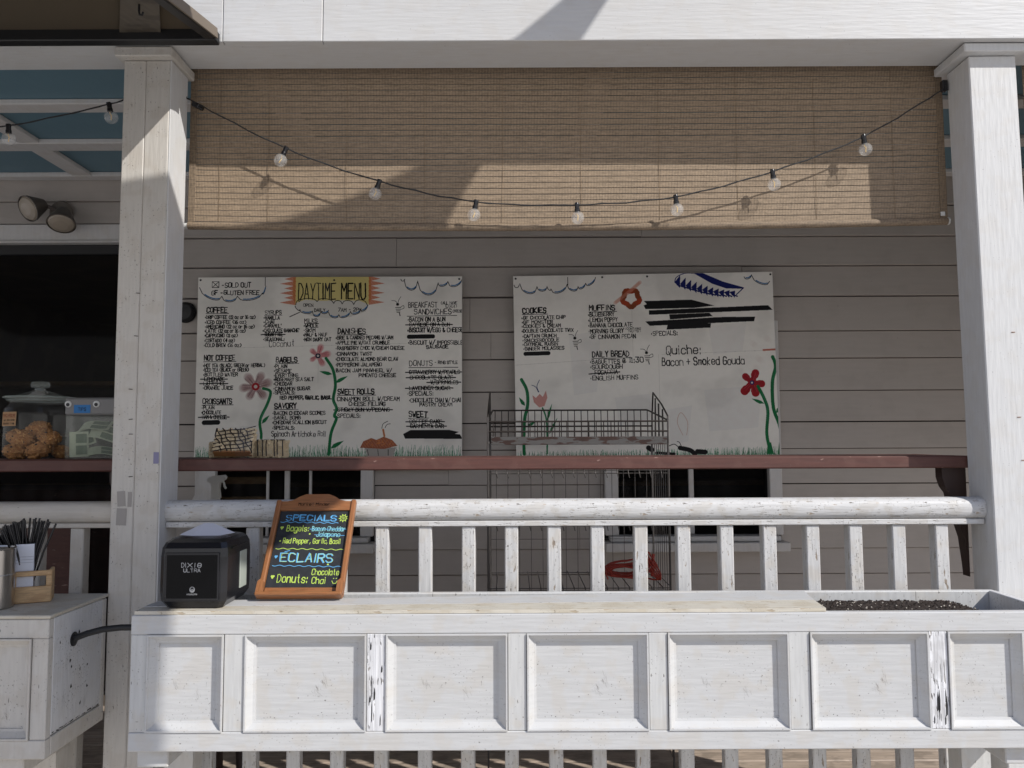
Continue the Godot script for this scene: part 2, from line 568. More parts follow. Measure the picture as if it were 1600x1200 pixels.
func weave_material(thread := 1.0) -> StandardMaterial3D:
	var n := 384
	var lum := noise_bytes(301, 0.05, n, n, n)
	var reed := noise_bytes(302, 0.1, n / 12, n, n)
	var data := PackedByteArray()
	data.resize(n * n * 3)
	var high := PackedByteArray()
	high.resize(n * n)
	for y in n:
		for x in n:
			var i := y * n + x
			var warp := 0.5 + 0.5 * cos(TAU * x * 48.0 / n)            # cotton threads run down the blind
			var weft := 0.5 + 0.5 * cos(TAU * (y * 64.0 / n) + (PI if (x * 48 / n) % 2 else 0.0))
			var f := 0.34 + 0.56 * warp * thread + 0.36 * weft + (lum[i] / 255.0 - 0.5) * 0.35 + (reed[i] / 255.0 - 0.5) * 0.4
			var c := Color(0.32 * f, 0.238 * f, 0.16 * f).linear_to_srgb()
			data[i * 3] = clampi(int(c.r * 255), 0, 255)
			data[i * 3 + 1] = clampi(int(c.g * 255), 0, 255)
			data[i * 3 + 2] = clampi(int(c.b * 255), 0, 255)
			high[i] = clampi(int((0.3 + 0.4 * warp + 0.25 * weft) * 255), 0, 255)
	var m := StandardMaterial3D.new()
	m.albedo_texture = ImageTexture.create_from_image(Image.create_from_data(n, n, false, Image.FORMAT_RGB8, data))
	m.heightmap_enabled = true
	m.heightmap_texture = ImageTexture.create_from_image(Image.create_from_data(n, n, false, Image.FORMAT_L8, high))
	m.heightmap_scale = 0.08
	m.roughness = 0.75
	m.uv1_triplanar = true
	m.uv1_world_triplanar = true
	m.uv1_triplanar_sharpness = 8.0
	m.uv1_scale = Vector3.ONE / 0.24
	m.backlight_enabled = true
	m.backlight = lin(0.05, 0.032, 0.018)
	return m

# ---------------------------------------------------------------- setting

func structure(called: String) -> Node3D:
	var o := Node3D.new()
	o.name = called
	o.set_meta("kind", "structure")
	add_child(o)
	return o

func ground_and_floor() -> void:
	var g := part(self, "ground", box(Vector3(120, 0.2, 120), 0.0), mats.gravel, Vector3(0, -0.1, 0))
	g.set_meta("kind", "structure")
	var f := structure("porch_floor")
	var d := 2.33
	var i := 0
	while d < 3.74:
		board(f, "floor_board", mats.deck, -4.2, 4.2, 0.462 + 0.0015 * (i % 3), 0.5 + 0.0015 * (i % 3), d, minf(d + 0.088, 3.75), 0.004)
		d += 0.094
		i += 1
	board(f, "rim_joist", mats.deck, -4.2, 4.2, 0.22, 0.46, 2.36, 2.4)
	board(f, "foundation", mats.siding, -4.2, 4.2, 0.0, 0.21, 2.42, 3.9)

func house_wall() -> void:
	var h := thing("cafe_building", "taupe lap-sided cafe building behind the porch, its windows half covered by the menus", "building", Vector3(0, 0, -3.75))
	var rows := [2.978, 2.82, 2.67, 2.527, 2.38, 2.214, 2.083, 1.929, 1.782, 1.656, 1.492, 1.344, 1.194, 1.077, 0.94, 0.8, 0.66, 0.502]
	var siding_row := func(x0: float, x1: float, y1: float, y0: float) -> void:
		var m := run_x([Vector2(0.0, 0.0065), Vector2(0.0015, 0.005), Vector2(0.016, 0.005), Vector2(0.026, 0.005), Vector2(0.026, y1 - y0), Vector2(0.014, y1 - y0)], x0, x1, false)
		var lift := 0.0012 * sin(y0 * 91.0 + x0 * 13.0)
		part(h, "siding_board", m, mats.siding, Vector3(0, y0 + lift, 0.0012 * sin(y0 * 57.0)), Vector3(0, 0, 0.035 * sin(y0 * 43.0 + x0 * 5.0)))
	for i in rows.size() - 1:
		var top: float = rows[i]
		var low: float = rows[i + 1]
		if low > 2.2:
			var cut: float = [0.0, 0.62, -0.55, 1.1, -0.2][i % 5]
			siding_row.call(-1.62, cut, top, low)
			siding_row.call(cut + 0.002, 4.2, top, low)
		elif top > 1.21:
			siding_row.call(-1.62, -1.472, top, low)
			var joint: float = [-0.1, 0.31, -0.42, 0.12, -0.3][i % 5]
			siding_row.call(-0.643, joint, top, low)
			siding_row.call(joint + 0.0015, 0.426, top, low)
			siding_row.call(1.251, 4.2, top, low)
		else:
			siding_row.call(-1.62, 4.2, top, low)
	siding_row.call(-4.2, -1.622, 2.978, 2.855)
	siding_row.call(-4.2, -1.622, 2.855, 2.742)
	# sheathing behind the boards, with the openings left free
	for b in [[-1.72, -1.44, 0.4, 3.0], [-0.675, 0.458, 0.4, 3.0], [1.22, 4.2, 0.4, 3.0], [-1.44, -0.675, 2.16, 3.0], [0.458, 1.22, 2.16, 3.0], [-1.44, -0.675, 0.4, 1.235], [0.458, 1.22, 0.4, 1.235], [-4.2, -1.72, 2.67, 3.0], [-4.2, -3.3, 0.4, 2.67]]:
		board(h, "sheathing", mats.shade_felt, b[0], b[1], b[2], b[3], 3.777, 3.9, 0.0)
	# the dark room inside
	board(h, "room_back", mats.interior, -4.2, 4.2, 0.4, 3.0, 8.0, 8.1, 0.0)
	board(h, "room_floor", mats.deck, -4.2, 4.2, 0.4, 0.5, 3.9, 8.0, 0.0)
	board(h, "room_ceiling", mats.interior, -4.2, 4.2, 2.9, 3.0, 3.9, 8.0, 0.0)
	board(h, "room_side", mats.interior, -4.3, -4.2, 0.4, 3.0, 3.78, 8.1, 0.0)
	board(h, "room_side", mats.interior, 4.2, 4.3, 0.4, 3.0, 3.78, 8.1, 0.0)
	board(h, "room_partition", mats.interior, -1.6, -1.5, 0.5, 2.9, 3.9, 8.0, 0.0)
	for y in [1.35, 1.75, 2.15]:
		board(h, "room_shelf", mats.pine, -4.1, -3.1, y, y + 0.03, 6.2, 6.5)
	for y in [1.42, 2.0]:
		board(h, "room_shelf", mats.pine, -1.4, 1.6, y, y + 0.03, 5.0, 5.3)
	board(h, "room_counter", mats.brown, -4.1, -2.0, 0.5, 1.4, 5.2, 5.8)
	# serving opening in the left bay
	board(h, "header_trim", mats.trim, -4.2, -1.6, 2.66, 2.74, 3.735, 3.777)
	board(h, "drip_cap", mats.trim, -4.2, -1.59, 2.648, 2.658, 3.72, 3.777, 0.002)
	board(h, "side_trim", mats.trim, -1.72, -1.622, 0.5, 2.646, 3.738, 3.777)
	board(h, "window_rail", mats.black, -3.3, -1.722, 2.6, 2.645, 3.76, 3.79)
	board(h, "window_pane", mats.pane, -3.3, -1.722, 0.56, 2.6, 3.772, 3.778, 0.0)
	board(h, "room_door", mats.trim, -3.05, -2.7, 0.5, 2.5, 6.6, 6.65)
	for k in 4:
		board(h, "door_board", mats.brown, 2.3 + 0.2 * k, 2.498 + 0.2 * k, 0.51, 2.66, 3.7, 3.735)
	board(h, "lower_panel", mats.brown, -2.35, -2.0, 0.5, 1.43, 3.7, 3.73)
	# two windows under the menus
	for w in [[-1.47, -0.645], [0.428, 1.249]]:
		var x0: float = w[0]
		var x1: float = w[1]
		var win := Node3D.new()
		win.name = "window"
		h.add_child(win, true)
		for q in [[x0, x0 + 0.062], [x1 - 0.058, x1]]:
			board(win, "side_trim", mats.trim, q[0], q[1], 1.264, 2.26, 3.715, 3.755)
		board(win, "sill", mats.trim, x0 - 0.004, x1 + 0.012, 1.195, 1.236, 3.66, 3.777)
		board(win, "stool", mats.trim, x0 + 0.02, x1 - 0.02, 1.238, 1.262, 3.69, 3.777)
		board(win, "pane", mats.pane, x0 + 0.064, x1 - 0.06, 1.264, 2.16, 3.784, 3.789, 0.0)
		board(win, "sash", mats.trim, (x0 + x1) / 2 - 0.012, (x0 + x1) / 2 + 0.012, 1.264, 2.16, 3.765, 3.782)
		board(win, "blind_box", mats.trim, x0 + 0.064, x1 - 0.06, 1.9, 2.1, 3.95, 3.97)
	var w1 := h.get_node("window")
	board(w1, "screen_frame", mats.trim, -1.15, -1.138, 1.264, 1.585, 3.75, 3.763, 0.001)
	board(w1, "screen_frame", mats.trim, -0.95, -0.938, 1.264, 1.585, 3.75, 3.763, 0.001)
	board(w1, "screen_frame", mats.trim, -1.137, -0.951, 1.572, 1.585, 3.75, 3.763, 0.001)
	board(w1, "crate_slat", mats.pine, -1.4, -1.17, 1.5, 1.535, 3.86, 3.875)
	board(w1, "crate_slat", mats.pine, -1.4, -1.17, 1.4, 1.44, 3.86, 3.875)
	# shelf scroll fixed to the left trim
	part(h, "scroll_bracket", plate([Vector2(0, 0.1), Vector2(0.075, 0.1), Vector2(0.075, -0.16), Vector2(-0.03, -0.16), Vector2(-0.028, -0.06), Vector2(-0.008, -0.025), Vector2(0.0, 0.0)], 0.03), mats.trim, Vector3(-1.435, 1.5, 0.065))

func ceiling_and_roof() -> void:
	var c := structure("porch_ceiling")
	board(c, "ceiling_panel", mats.ceiling, -4.2, 4.2, 2.98, 3.06, 2.515, 3.9, 0.0)
	for d in [[2.515, 2.56], [2.885, 2.965], [3.275, 3.365], [3.69, 3.75]]:
		board(c, "batten", mats.trim, -4.2, 4.2, 2.958, 2.979, d[0], d[1])
	for x in [-3.2, -2.03, -0.86, 0.31, 1.5, 2.7]:
		for d in [[2.561, 2.884], [2.966, 3.274], [3.366, 3.689]]:
			board(c, "batten", mats.trim, x - 0.045, x + 0.045, 2.96, 2.979, d[0], d[1])
	var r := structure("porch_roof")
	board(r, "roof_deck", mats.siding, -4.3, 4.3, 3.3, 3.36, 2.3, 8.2, 0.0)
	board(r, "roof_end", mats.siding, -4.3, -4.22, 2.9, 3.3, 2.5, 8.1, 0.0)
	board(r, "roof_end", mats.siding, 4.22, 4.3, 2.9, 3.3, 2.5, 8.1, 0.0)

func beam_and_posts() -> void:
	var b := thing("porch_beam", "long white painted beam across the top above the blind", "beam", Vector3(0, 2.907, -2.42))
	var seams := [-4.2, -0.87, -0.568, 4.2]
	for i in 3:
		board(b, "fascia_board", mats.paint_h, seams[i] + 0.0008, seams[i + 1] - 0.0008, 2.907, 3.28, 2.33 - 0.0015 * (i % 2), 2.354, 0.002)
	board(b, "soffit_board", mats.paint_h, -4.2, 4.2, 2.9095, 2.93, 2.3555, 2.512, 0.002)
	board(b, "beam_core", mats.paint_h, -4.2, 4.2, 2.9305, 3.295, 2.356, 2.51, 0.0)
	var p := thing("porch_post", "stained beige-white porch post left of the blind, with tape scraps and staples", "post", Vector3(-1.12, 0.5, -2.45))
	board(p, "post_board", mats.paint_beige_v, -1.19, -1.1225, 0.5, 2.875, 2.38, 2.505)
	board(p, "post_board", mats.paint_beige_v, -1.1222, -1.048, 0.5, 2.875, 2.3805, 2.505)
	board(p, "side_board", mats.paint_v, -1.0478, -1.044, 0.5, 2.875, 2.3815, 2.5045, 0.001)  # whiter paint on this face than on the front boards
	board(p, "cap", mats.paint_beige_v, -1.207, -1.033, 2.876, 2.906, 2.352, 2.53)
	var grey := plain(lin(0.3, 0.28, 0.26), 0.7)
	for s in [[-1.158, 1.535, 0.024, 0.045, 4.0], [-1.133, 1.533, 0.012, 0.044, 0.0], [-1.156, 1.482, 0.03, 0.05, -2.0]]:
		part(p, "tape_scrap", box(Vector3(s[2], s[3], 0.0006), 0.0), grey, Vector3(s[0], s[1], -2.3793) - p.position, Vector3(0, 0, s[4]))
	for s in [[-1.137, 1.77], [-1.135, 1.726], [-1.128, 2.02], [-1.132, 1.6], [-1.126, 2.15], [-1.14, 1.86]]:
		part(p, "staple", box(Vector3(0.012, 0.002, 0.002), 0.0005), mats.wire_dark, Vector3(s[0], s[1], -2.379) - p.position, Vector3(0, 0, 6.0 * sin(s[1] * 40.0)))
	part(p, "sticker", box(Vector3(0.016, 0.034, 0.0006), 0.0), plain(lin(0.2, 0.19, 0.3), 0.6), Vector3(-1.058, 1.655, -2.3793) - p.position)
	var q := thing("porch_post", "bright white porch post right of the blind", "post", Vector3(1.5, 0.5, -2.45))
	var sh := board(q, "post_board", mats.paint_v, 1.421, 1.566, 0.5, 2.878, 2.38, 2.505)
	sh.rotation_degrees.z = 0.5
	board(q, "cap", mats.paint_v, 1.383, 1.575, 2.8795, 2.906, 2.352, 2.53)
	for s in [[1.511, 1.765], [1.517, 1.637], [1.506, 2.02]]:
		part(q, "staple", box(Vector3(0.011, 0.002, 0.002), 0.0005), plain(lin(0.22, 0.09, 0.03), 0.7), Vector3(s[0], s[1], -2.379) - q.position)

func railings() -> void:
	var prof := []
	for k in 20:
		var a := TAU * k / 20.0
		var e := Vector2(cos(a), sin(a))
		prof.append(Vector2(signf(e.x) * pow(absf(e.x), 0.8) * 0.037, signf(e.y) * pow(absf(e.y), 0.8) * 0.033))
	for side in [["weathered white porch railing running behind the long planter", -1.0455, 1.422, -0.933, 18], ["beige-white porch railing left of the left post, behind the straws", -4.2, -1.192, -3.54, 18]]:
		var x0: float = side[1]
		var x1: float = side[2]
		var r := thing("porch_railing", side[0], "railing", Vector3((x0 + x1) / 2, 0.5, -2.45))
		var main: bool = x0 > -2.0
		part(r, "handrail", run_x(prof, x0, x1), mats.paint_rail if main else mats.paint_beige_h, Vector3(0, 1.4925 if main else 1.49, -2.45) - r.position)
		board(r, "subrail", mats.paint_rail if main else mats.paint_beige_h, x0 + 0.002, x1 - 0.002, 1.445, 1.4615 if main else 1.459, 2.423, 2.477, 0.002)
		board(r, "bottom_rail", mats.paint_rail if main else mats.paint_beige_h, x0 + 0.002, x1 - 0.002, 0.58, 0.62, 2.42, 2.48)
		for k in side[4]:
			var x: float = side[3] + 0.1298 * k
			var tw := rng.randf_range(-0.5, 0.5)
			var bl := board(r, "baluster", mats.paint_baluster if main else mats.paint_beige_v, x, x + 0.0405, 0.621, 1.4445, 2.4295, 2.4695, 0.003)
			bl.rotation_degrees.z = tw * 0.4
			bl.rotation_degrees.y = tw * 4.0

func ledge() -> void:
	var l := thing("serving_ledge", "long red-brown wooden serving ledge inside the porch posts", "ledge", Vector3(0, 1.61, -2.7))
	board(l, "ledge_board", mats.brown, -4.2, 1.431, 1.6105, 1.6485, 2.51, 2.84, 0.004)
	var scroll := [Vector2(0, 0), Vector2(-0.075, 0), Vector2(-0.075, -0.03), Vector2(-0.066, -0.06), Vector2(-0.052, -0.08), Vector2(-0.048, -0.1), Vector2(-0.03, -0.16), Vector2(-0.012, -0.22), Vector2(-0.003, -0.3), Vector2(0, -0.34)]
	part(l, "bracket", plate(scroll, 0.04), mats.dark_brown, Vector3(1.435, 1.6095, -2.56) - l.position)
	part(l, "bracket", plate(scroll, 0.04), mats.dark_brown, Vector3(-1.2, 1.6095, -2.56) - l.position)

func moulding(w: float, h: float, bw: float, depth: float) -> ArrayMesh:
	var st := begin()
	var rings := [[0.0, -0.002], [0.0, 0.004], [0.004, 0.004], [0.0055, -0.002], [bw * 0.75, -depth + 0.006], [bw, -depth + 0.004], [bw, -depth]]
	for i in rings.size() - 1:
		var a: float = rings[i][0]
		var za: float = rings[i][1]
		var b: float = rings[i + 1][0]
		var zb: float = rings[i + 1][1]
		var ca := [Vector3(-w / 2 + a, -h / 2 + a, za), Vector3(w / 2 - a, -h / 2 + a, za), Vector3(w / 2 - a, h / 2 - a, za), Vector3(-w / 2 + a, h / 2 - a, za)]
		var cb := [Vector3(-w / 2 + b, -h / 2 + b, zb), Vector3(w / 2 - b, -h / 2 + b, zb), Vector3(w / 2 - b, h / 2 - b, zb), Vector3(-w / 2 + b, h / 2 - b, zb)]
		var inward := [Vector3(0, 1, 0), Vector3(-1, 0, 0), Vector3(0, -1, 0), Vector3(1, 0, 0)]
		for k in 4:
			var k2 := (k + 1) % 4
			var out: Vector3 = inward[k] * (za - zb) + Vector3(0, 0, 1) * (b - a)
			flat(st, [ca[k], ca[k2], cb[k2], cb[k]], out)
	return st.commit()

func planter(label: String, x0: float, x1: float, y0: float, y1: float, d0: float, d1: float, panels: Array, rotten: Array, pm: Material, pv: Material) -> Node3D:
	var p := thing("planter_box", label, "planter", Vector3((x0 + x1) / 2, y0, -(d0 + d1) / 2))
	var top := y1 - 0.048
	var low := y0 + 0.047
	board(p, "top_rail", pm, x0, x1, top, y1, d0, d0 + 0.024, 0.002)
	board(p, "bottom_rail", pm, x0, x1, y0, low, d0 - 0.0008, d0 + 0.024, 0.002)
	var from := x0
	for i in panels.size() + 1:
		var to: float = panels[i][0] if i < panels.size() else x1
		if to - from > 0.005:
			board(p, "stile", mats.paint_rotten if i in rotten else pv, from + 0.0006, to - 0.0006, low + 0.0005, top - 0.0005, d0 + 0.0006 + 0.0008 * (i % 2), d0 + 0.024, 0.0015)
		if i in rotten:
			for k in 7:
				var gx := rng.randf_range(from + 0.006, to - 0.006)
				var gy := rng.randf_range(low + 0.02, top - 0.03) if i == 2 else rng.randf_range(low + 0.006, low + 0.09)
				var gh := rng.randf_range(0.008, 0.03)
				var gw := rng.randf_range(0.0008, 0.0028)
				part(p, "gouge", plate([Vector2(-gw, -gh), Vector2(gw * 0.6, -gh * 0.8), Vector2(gw * 0.9, gh * 0.1), Vector2(gw * 0.2, gh), Vector2(-gw * 0.8, gh * 0.3)], 0.0004), mats.black, Vector3(gx, gy, -(d0 + 0.0004 + 0.0008 * (i % 2))) - p.position)
		if i < panels.size():
			from = panels[i][1]
			var w: float = panels[i][1] - panels[i][0]
			var hh: float = top - low
			var pa := board(p, "panel", pm, panels[i][0] + 0.001, panels[i][1] - 0.001, low + 0.001, top - 0.001, d0 + 0.019, d0 + 0.0265, 0.0)
			part(pa, "scuff_marks", printed(w - 0.052, hh - 0.052), mats["scuff_%d" % ((i * 2 + (1 if x0 < -1.5 else 0)) % 4)], Vector3(0, 0, 0.0044))
			part(pa, "moulding", moulding(w - 0.001, hh - 0.001, 0.0235, 0.019), pm, Vector3(0, 0, 0.019 + 0.00375))
	board(p, "back_board", pv, x0, x1, y0, y1 - 0.001, d1 - 0.022, d1, 0.003)
	board(p, "end_board", mats.paint_chipped, x0 + 0.0005, x0 + 0.022, y0 + 0.05, y1 - 0.0005, d0 + 0.0245, d1 - 0.0225, 0.002)
	board(p, "end_board", mats.paint_chipped, x1 - 0.022, x1 - 0.0005, y0 + 0.05, y1 - 0.0005, d0 + 0.0245, d1 - 0.0225, 0.002)
	part(p, "scuff_marks", printed(d1 - d0 - 0.06, y1 - y0 - 0.06), mats.chips, Vector3(x1 - 0.0001, (y0 + y1) / 2 + 0.02, -(d0 + d1) / 2) - p.position, Vector3(0, 90, 0))
	board(p, "end_trim", pm, x0 - 0.001, x0 + 0.021, y0 + 0.001, y0 + 0.048, d0 + 0.0245, d1 - 0.0225, 0.002)
	board(p, "end_trim", pm, x1 - 0.021, x1 + 0.001, y0 + 0.001, y0 + 0.048, d0 + 0.0245, d1 - 0.0225, 0.002)
	board(p, "bottom_board", pm, x0 + 0.023, x1 - 0.023, y0 + 0.01, y0 + 0.03, d0 + 0.03, d1 - 0.0225, 0.0)
	for x in [x0 + 0.04, x1 - 0.12]:
		var pts := [Vector2(-0.045, 0.0), Vector2(-0.045, -0.03), Vector2(-0.04, -0.035), Vector2(-0.04, 1 - y0 - 1), Vector2(0.04, 1 - y0 - 1), Vector2(0.04, -0.06), Vector2(0.03, 0.0)]
		part(p, "leg", plate(pts, 0.07), pv, Vector3(x, y0 - 0.001, -(d1 - 0.06)) - p.position)
		board(p, "leg_rail", pm, x - 0.03, x + 0.05, y0 - 0.05, y0 - 0.002, d0 + 0.03, d1 - 0.1, 0.003)
	return p

func planters() -> void:
	var pan := [[-0.926, -0.7317], [-0.6783, -0.3705], [-0.3219, -0.0141], [0.0345, 0.3423], [0.3909, 0.697], [0.7506, 1.0503], [1.0988, 1.29]]
	planter("long white panelled planter box in front of the railing", -0.968, 1.4, 0.927, 1.263, 2.06, 2.372, pan, [2, 6], mats.paint_box, mats.paint_box_v)
	var left := []
	for k in 4:
		left.append([-1.229 - 0.36 * k - 0.31, -1.229 - 0.36 * k])
	left.reverse()
	planter("off-white planter box at the left edge, holding the straws", -2.66, -1.187, 0.902, 1.25, 2.08, 2.372, left, [], mats.paint_beige_v, mats.paint_beige_v)
	# loose boards over the long planter
	var lid := thing("loose_planks", "two loose worn boards covering most of the long planter", "boards", Vector3(-0.07, 1.264, -2.16))
	var flat_turn := Vector3(-90, 0, 0)
	var off := Vector3(0, 1.2685, 0) - lid.position
	part(lid, "front_plank", plate([Vector2(-0.962, 2.064), Vector2(0.797, 2.067), Vector2(0.806, 2.172), Vector2(-0.962, 2.115)], 0.009), mats.cream, off, flat_turn)
	part(lid, "rear_plank", plate([Vector2(-0.962, 2.1165), Vector2(0.806, 2.1735), Vector2(0.822, 2.292), Vector2(-0.957, 2.185)], 0.009), mats.paint_box, off + Vector3(0, 0.0015, 0), flat_turn)
	var lid2 := thing("loose_planks", "single yellowed board covering the left planter under the metal cup", "board", Vector3(-1.9, 1.251, -2.22))
	board(lid2, "plank", mats.cream, -2.655, -1.184, 1.2515, 1.2605, 2.078, 2.376, 0.002)
	# soil showing at the uncovered end
	var st := begin()
	var nz := FastNoiseLite.new()
	nz.seed = 5
	nz.frequency = 9.0
	var nx := 90
	var ny := 40
	var px := func(i: int, j: int) -> Vector3:
		var x := 0.7 + 0.674 * i / nx
		var d := 2.09 + 0.255 * j / ny
		return Vector3(x, 1.236 + 0.006 * nz.get_noise_2d(x * 6.0, d * 6.0) + 0.003 * nz.get_noise_2d(x * 25.0, d * 25.0) - 0.035 * smoothstep(1.24, 1.36, x), -d)
	for i in nx:
		for j in ny:
			var a: Vector3 = px.call(i, j)
			var b: Vector3 = px.call(i + 1, j)
			var c: Vector3 = px.call(i + 1, j + 1)
			var e: Vector3 = px.call(i, j + 1)
			flat(st, [a, b, c], Vector3.UP)
			flat(st, [a, c, e], Vector3.UP)
	for k in 1600:
		var i := rng.randi_range(0, nx - 1)
		var j := rng.randi_range(0, ny - 1)
		var s := rng.randf_range(0.0018, 0.0048)
		var at: Vector3 = px.call(i, j) + Vector3(rng.randf() * 0.006, s * 0.2, 0)
		add_box(st, Vector3(s, s * 0.7, s * 0.8), s * 0.2, Transform3D(Basis.from_euler(Vector3(rng.randf(), rng.randf() * 6, rng.randf())), at))
	var soil := part(self, "potting_soil", st.commit(), mats.soil)
	tag(soil, "dark crumbly potting soil in the open right end of the planter", "soil")
	soil.set_meta("kind", "stuff")
	var st2 := begin()
	for k in 130:
		var s := rng.randf_range(0.0018, 0.0042)
		var at: Vector3 = px.call(rng.randi_range(0, nx - 1), rng.randi_range(0, ny - 1)) + Vector3(0, s * 0.6 + 0.002, 0)
		add_box(st2, Vector3(s, s * 0.8, s), s * 0.25, Transform3D(Basis.from_euler(Vector3(rng.randf(), rng.randf() * 6, rng.randf())), at))
	var bits := part(soil, "perlite", st2.commit(), mats.perlite)
	bits.set_meta("kind", "stuff")
	# irrigation pipe between the two planters
	tag(part(self, "irrigation_hose", tube([Vector3(-1.215, 1.165, -2.2), Vector3(-1.18, 1.176, -2.2), Vector3(-1.15, 1.187, -2.2), Vector3(-1.11, 1.197, -2.2), Vector3(-1.06, 1.202, -2.2), Vector3(-1.0, 1.202, -2.2), Vector3(-0.96, 1.2, -2.2)], 0.0085, 12), mats.rubber), "black rubber hose joining the two planters in front of the left post", "hose")
	tag(part(self, "hose_grommet", lathe([Vector2(0.0, 0.003), Vector2(0.012, 0.003), Vector2(0.019, 0.0015), Vector2(0.019, 0.0)], 18), mats.black, Vector3(-1.1868, 1.172, -2.2), Vector3(0, 0, -90)), "black hole collar where the hose enters the left planter", "collar")

func awning_and_sail() -> void:
	var a := thing("metal_awning", "dark brown awning on a black metal frame over the left bay", "awning", Vector3(-2.5, 2.89, -2.3))
	var drop := 0.22
	var y_at := func(d: float) -> float: return 2.912 - drop * (2.3 - d)
	board(a, "wall_bar", mats.black, -4.2, -0.876, 2.892, 2.929, 2.288, 2.325, 0.003)
	var long := sqrt(pow(2.3 - 0.95, 2) * (1 + drop * drop))
	part(a, "side_bar", box(Vector3(0.03, 0.03, long), 0.002), mats.black, Vector3(-0.892, y_at.call(1.618), -1.618) - a.position, Vector3(rad_to_deg(atan(drop)), 0, 0))
	part(a, "edge_strip", box(Vector3(0.006, 0.03, long), 0.001), plain(lin(0.16, 0.13, 0.1), 0.7), Vector3(-0.8735, y_at.call(1.618) + 0.004, -1.618) - a.position, Vector3(rad_to_deg(atan(drop)), 0, 0))
	var sheet := func(x0n: float, x1n: float, x0f: float, x1f: float, dn: float, df: float, lift: float, thick: float) -> ArrayMesh:
		var st := begin()
		var q := []
		for s in [0.0, thick]:
			q.append([Vector3(x0f, y_at.call(df) + lift + s, -df), Vector3(x1f, y_at.call(df) + lift + s, -df), Vector3(x1n, y_at.call(dn) + lift + s, -dn), Vector3(x0n, y_at.call(dn) + lift + s, -dn)])
		flat(st, q[0], Vector3.DOWN)
		flat(st, q[1], Vector3.UP)
		for k in 4:
			var k2 := (k + 1) % 4
			flat(st, [q[0][k], q[0][k2], q[1][k2], q[1][k]], (q[0][k] + q[0][k2]) / 2 - (q[0][0] + q[0][2]) / 2)
		return st.commit()
	part(a, "cover", sheet.call(-4.2, -0.9, -4.2, -0.9, 0.93, 2.325, 0.016, 0.012), mats.canvas, -a.position)
	board(a, "front_bar", mats.black, -4.2, -0.876, y_at.call(0.93) - 0.02, y_at.call(0.93) + 0.018, 0.905, 0.929, 0.003)
	var plate_mat := timber({"base": Color(0.1, 0.085, 0.065), "seed": 191, "up": true, "stain": 0.6, "grain": 0.4, "size": 0.4, "dirt": Color(0.04, 0.033, 0.026), "relief": 0.05, "n": 256})
	part(a, "brace_board", sheet.call(-1.008, -0.908, -1.161, -1.0385, 1.985, 2.287, 0.006, 0.0095), plate_mat, -a.position)
	part(a, "hook", tube([Vector3(0, 0.02, 0), Vector3(0, 0, 0), Vector3(0.004, -0.012, 0.004), Vector3(0.012, -0.014, 0.006), Vector3(0.014, -0.006, 0.006)], 0.003, 6), mats.black, Vector3(-0.985, 2.842, -2.04) - a.position)
	# shade sail overhead, out of the picture: it shades the left post and the left of the ledge
	var up := [[0.53, 1.645], [0.36, 1.5], [0.159, 1.333], [0.012, 1.21], [-0.17, 1.12], [-0.367, 1.046], [-0.68, 0.955], [-0.962, 0.889], [-1.3, 0.83], [-1.8, 0.77], [-2.6, 0.72], [-3.2, 0.7]]
	var low := [[0.53, 1.645], [0.41, 1.485], [0.295, 1.333], [0.215, 1.21], [0.118, 1.046], [0.0, 0.75], [-0.11, 0.45], [-0.218, 0.184], [-0.42, -0.1], [-1.0, -0.58], [-1.24, -0.79], [-1.285, -1.8]]
	var st2 := begin()
	var at := func(i: int, k: int, n: int) -> Vector3:
		var f := float(k) / n
		var x: float = lerpf(up[i][0], low[i][0], f)
		var y: float = lerpf(up[i][1], low[i][1], f)
		var t := 0.7 + (1.645 - y) * 0.35
		return Vector3(x + 1.4 * t, EYE + y + 1.38 * t, -(2.33 - t))
	for i in up.size() - 1:
		for k in 8:
			var c := [at.call(i, k, 8), at.call(i + 1, k, 8), at.call(i + 1, k + 1, 8), at.call(i, k + 1, 8)]
			for s in [0.0, 0.004]:
				var z := Vector3(0, s, 0)
				var o := Vector3.UP if s > 0 else Vector3.DOWN
				flat(st2, [c[0] + z, c[1] + z, c[2] + z], o)
				flat(st2, [c[0] + z, c[2] + z, c[3] + z], o)
	tag(part(self, "shade_sail", st2.commit(), mats.sail), "tan shade sail stretched over the yard in front of the porch", "shade sail")

# ---------------------------------------------------------------- hand lettering

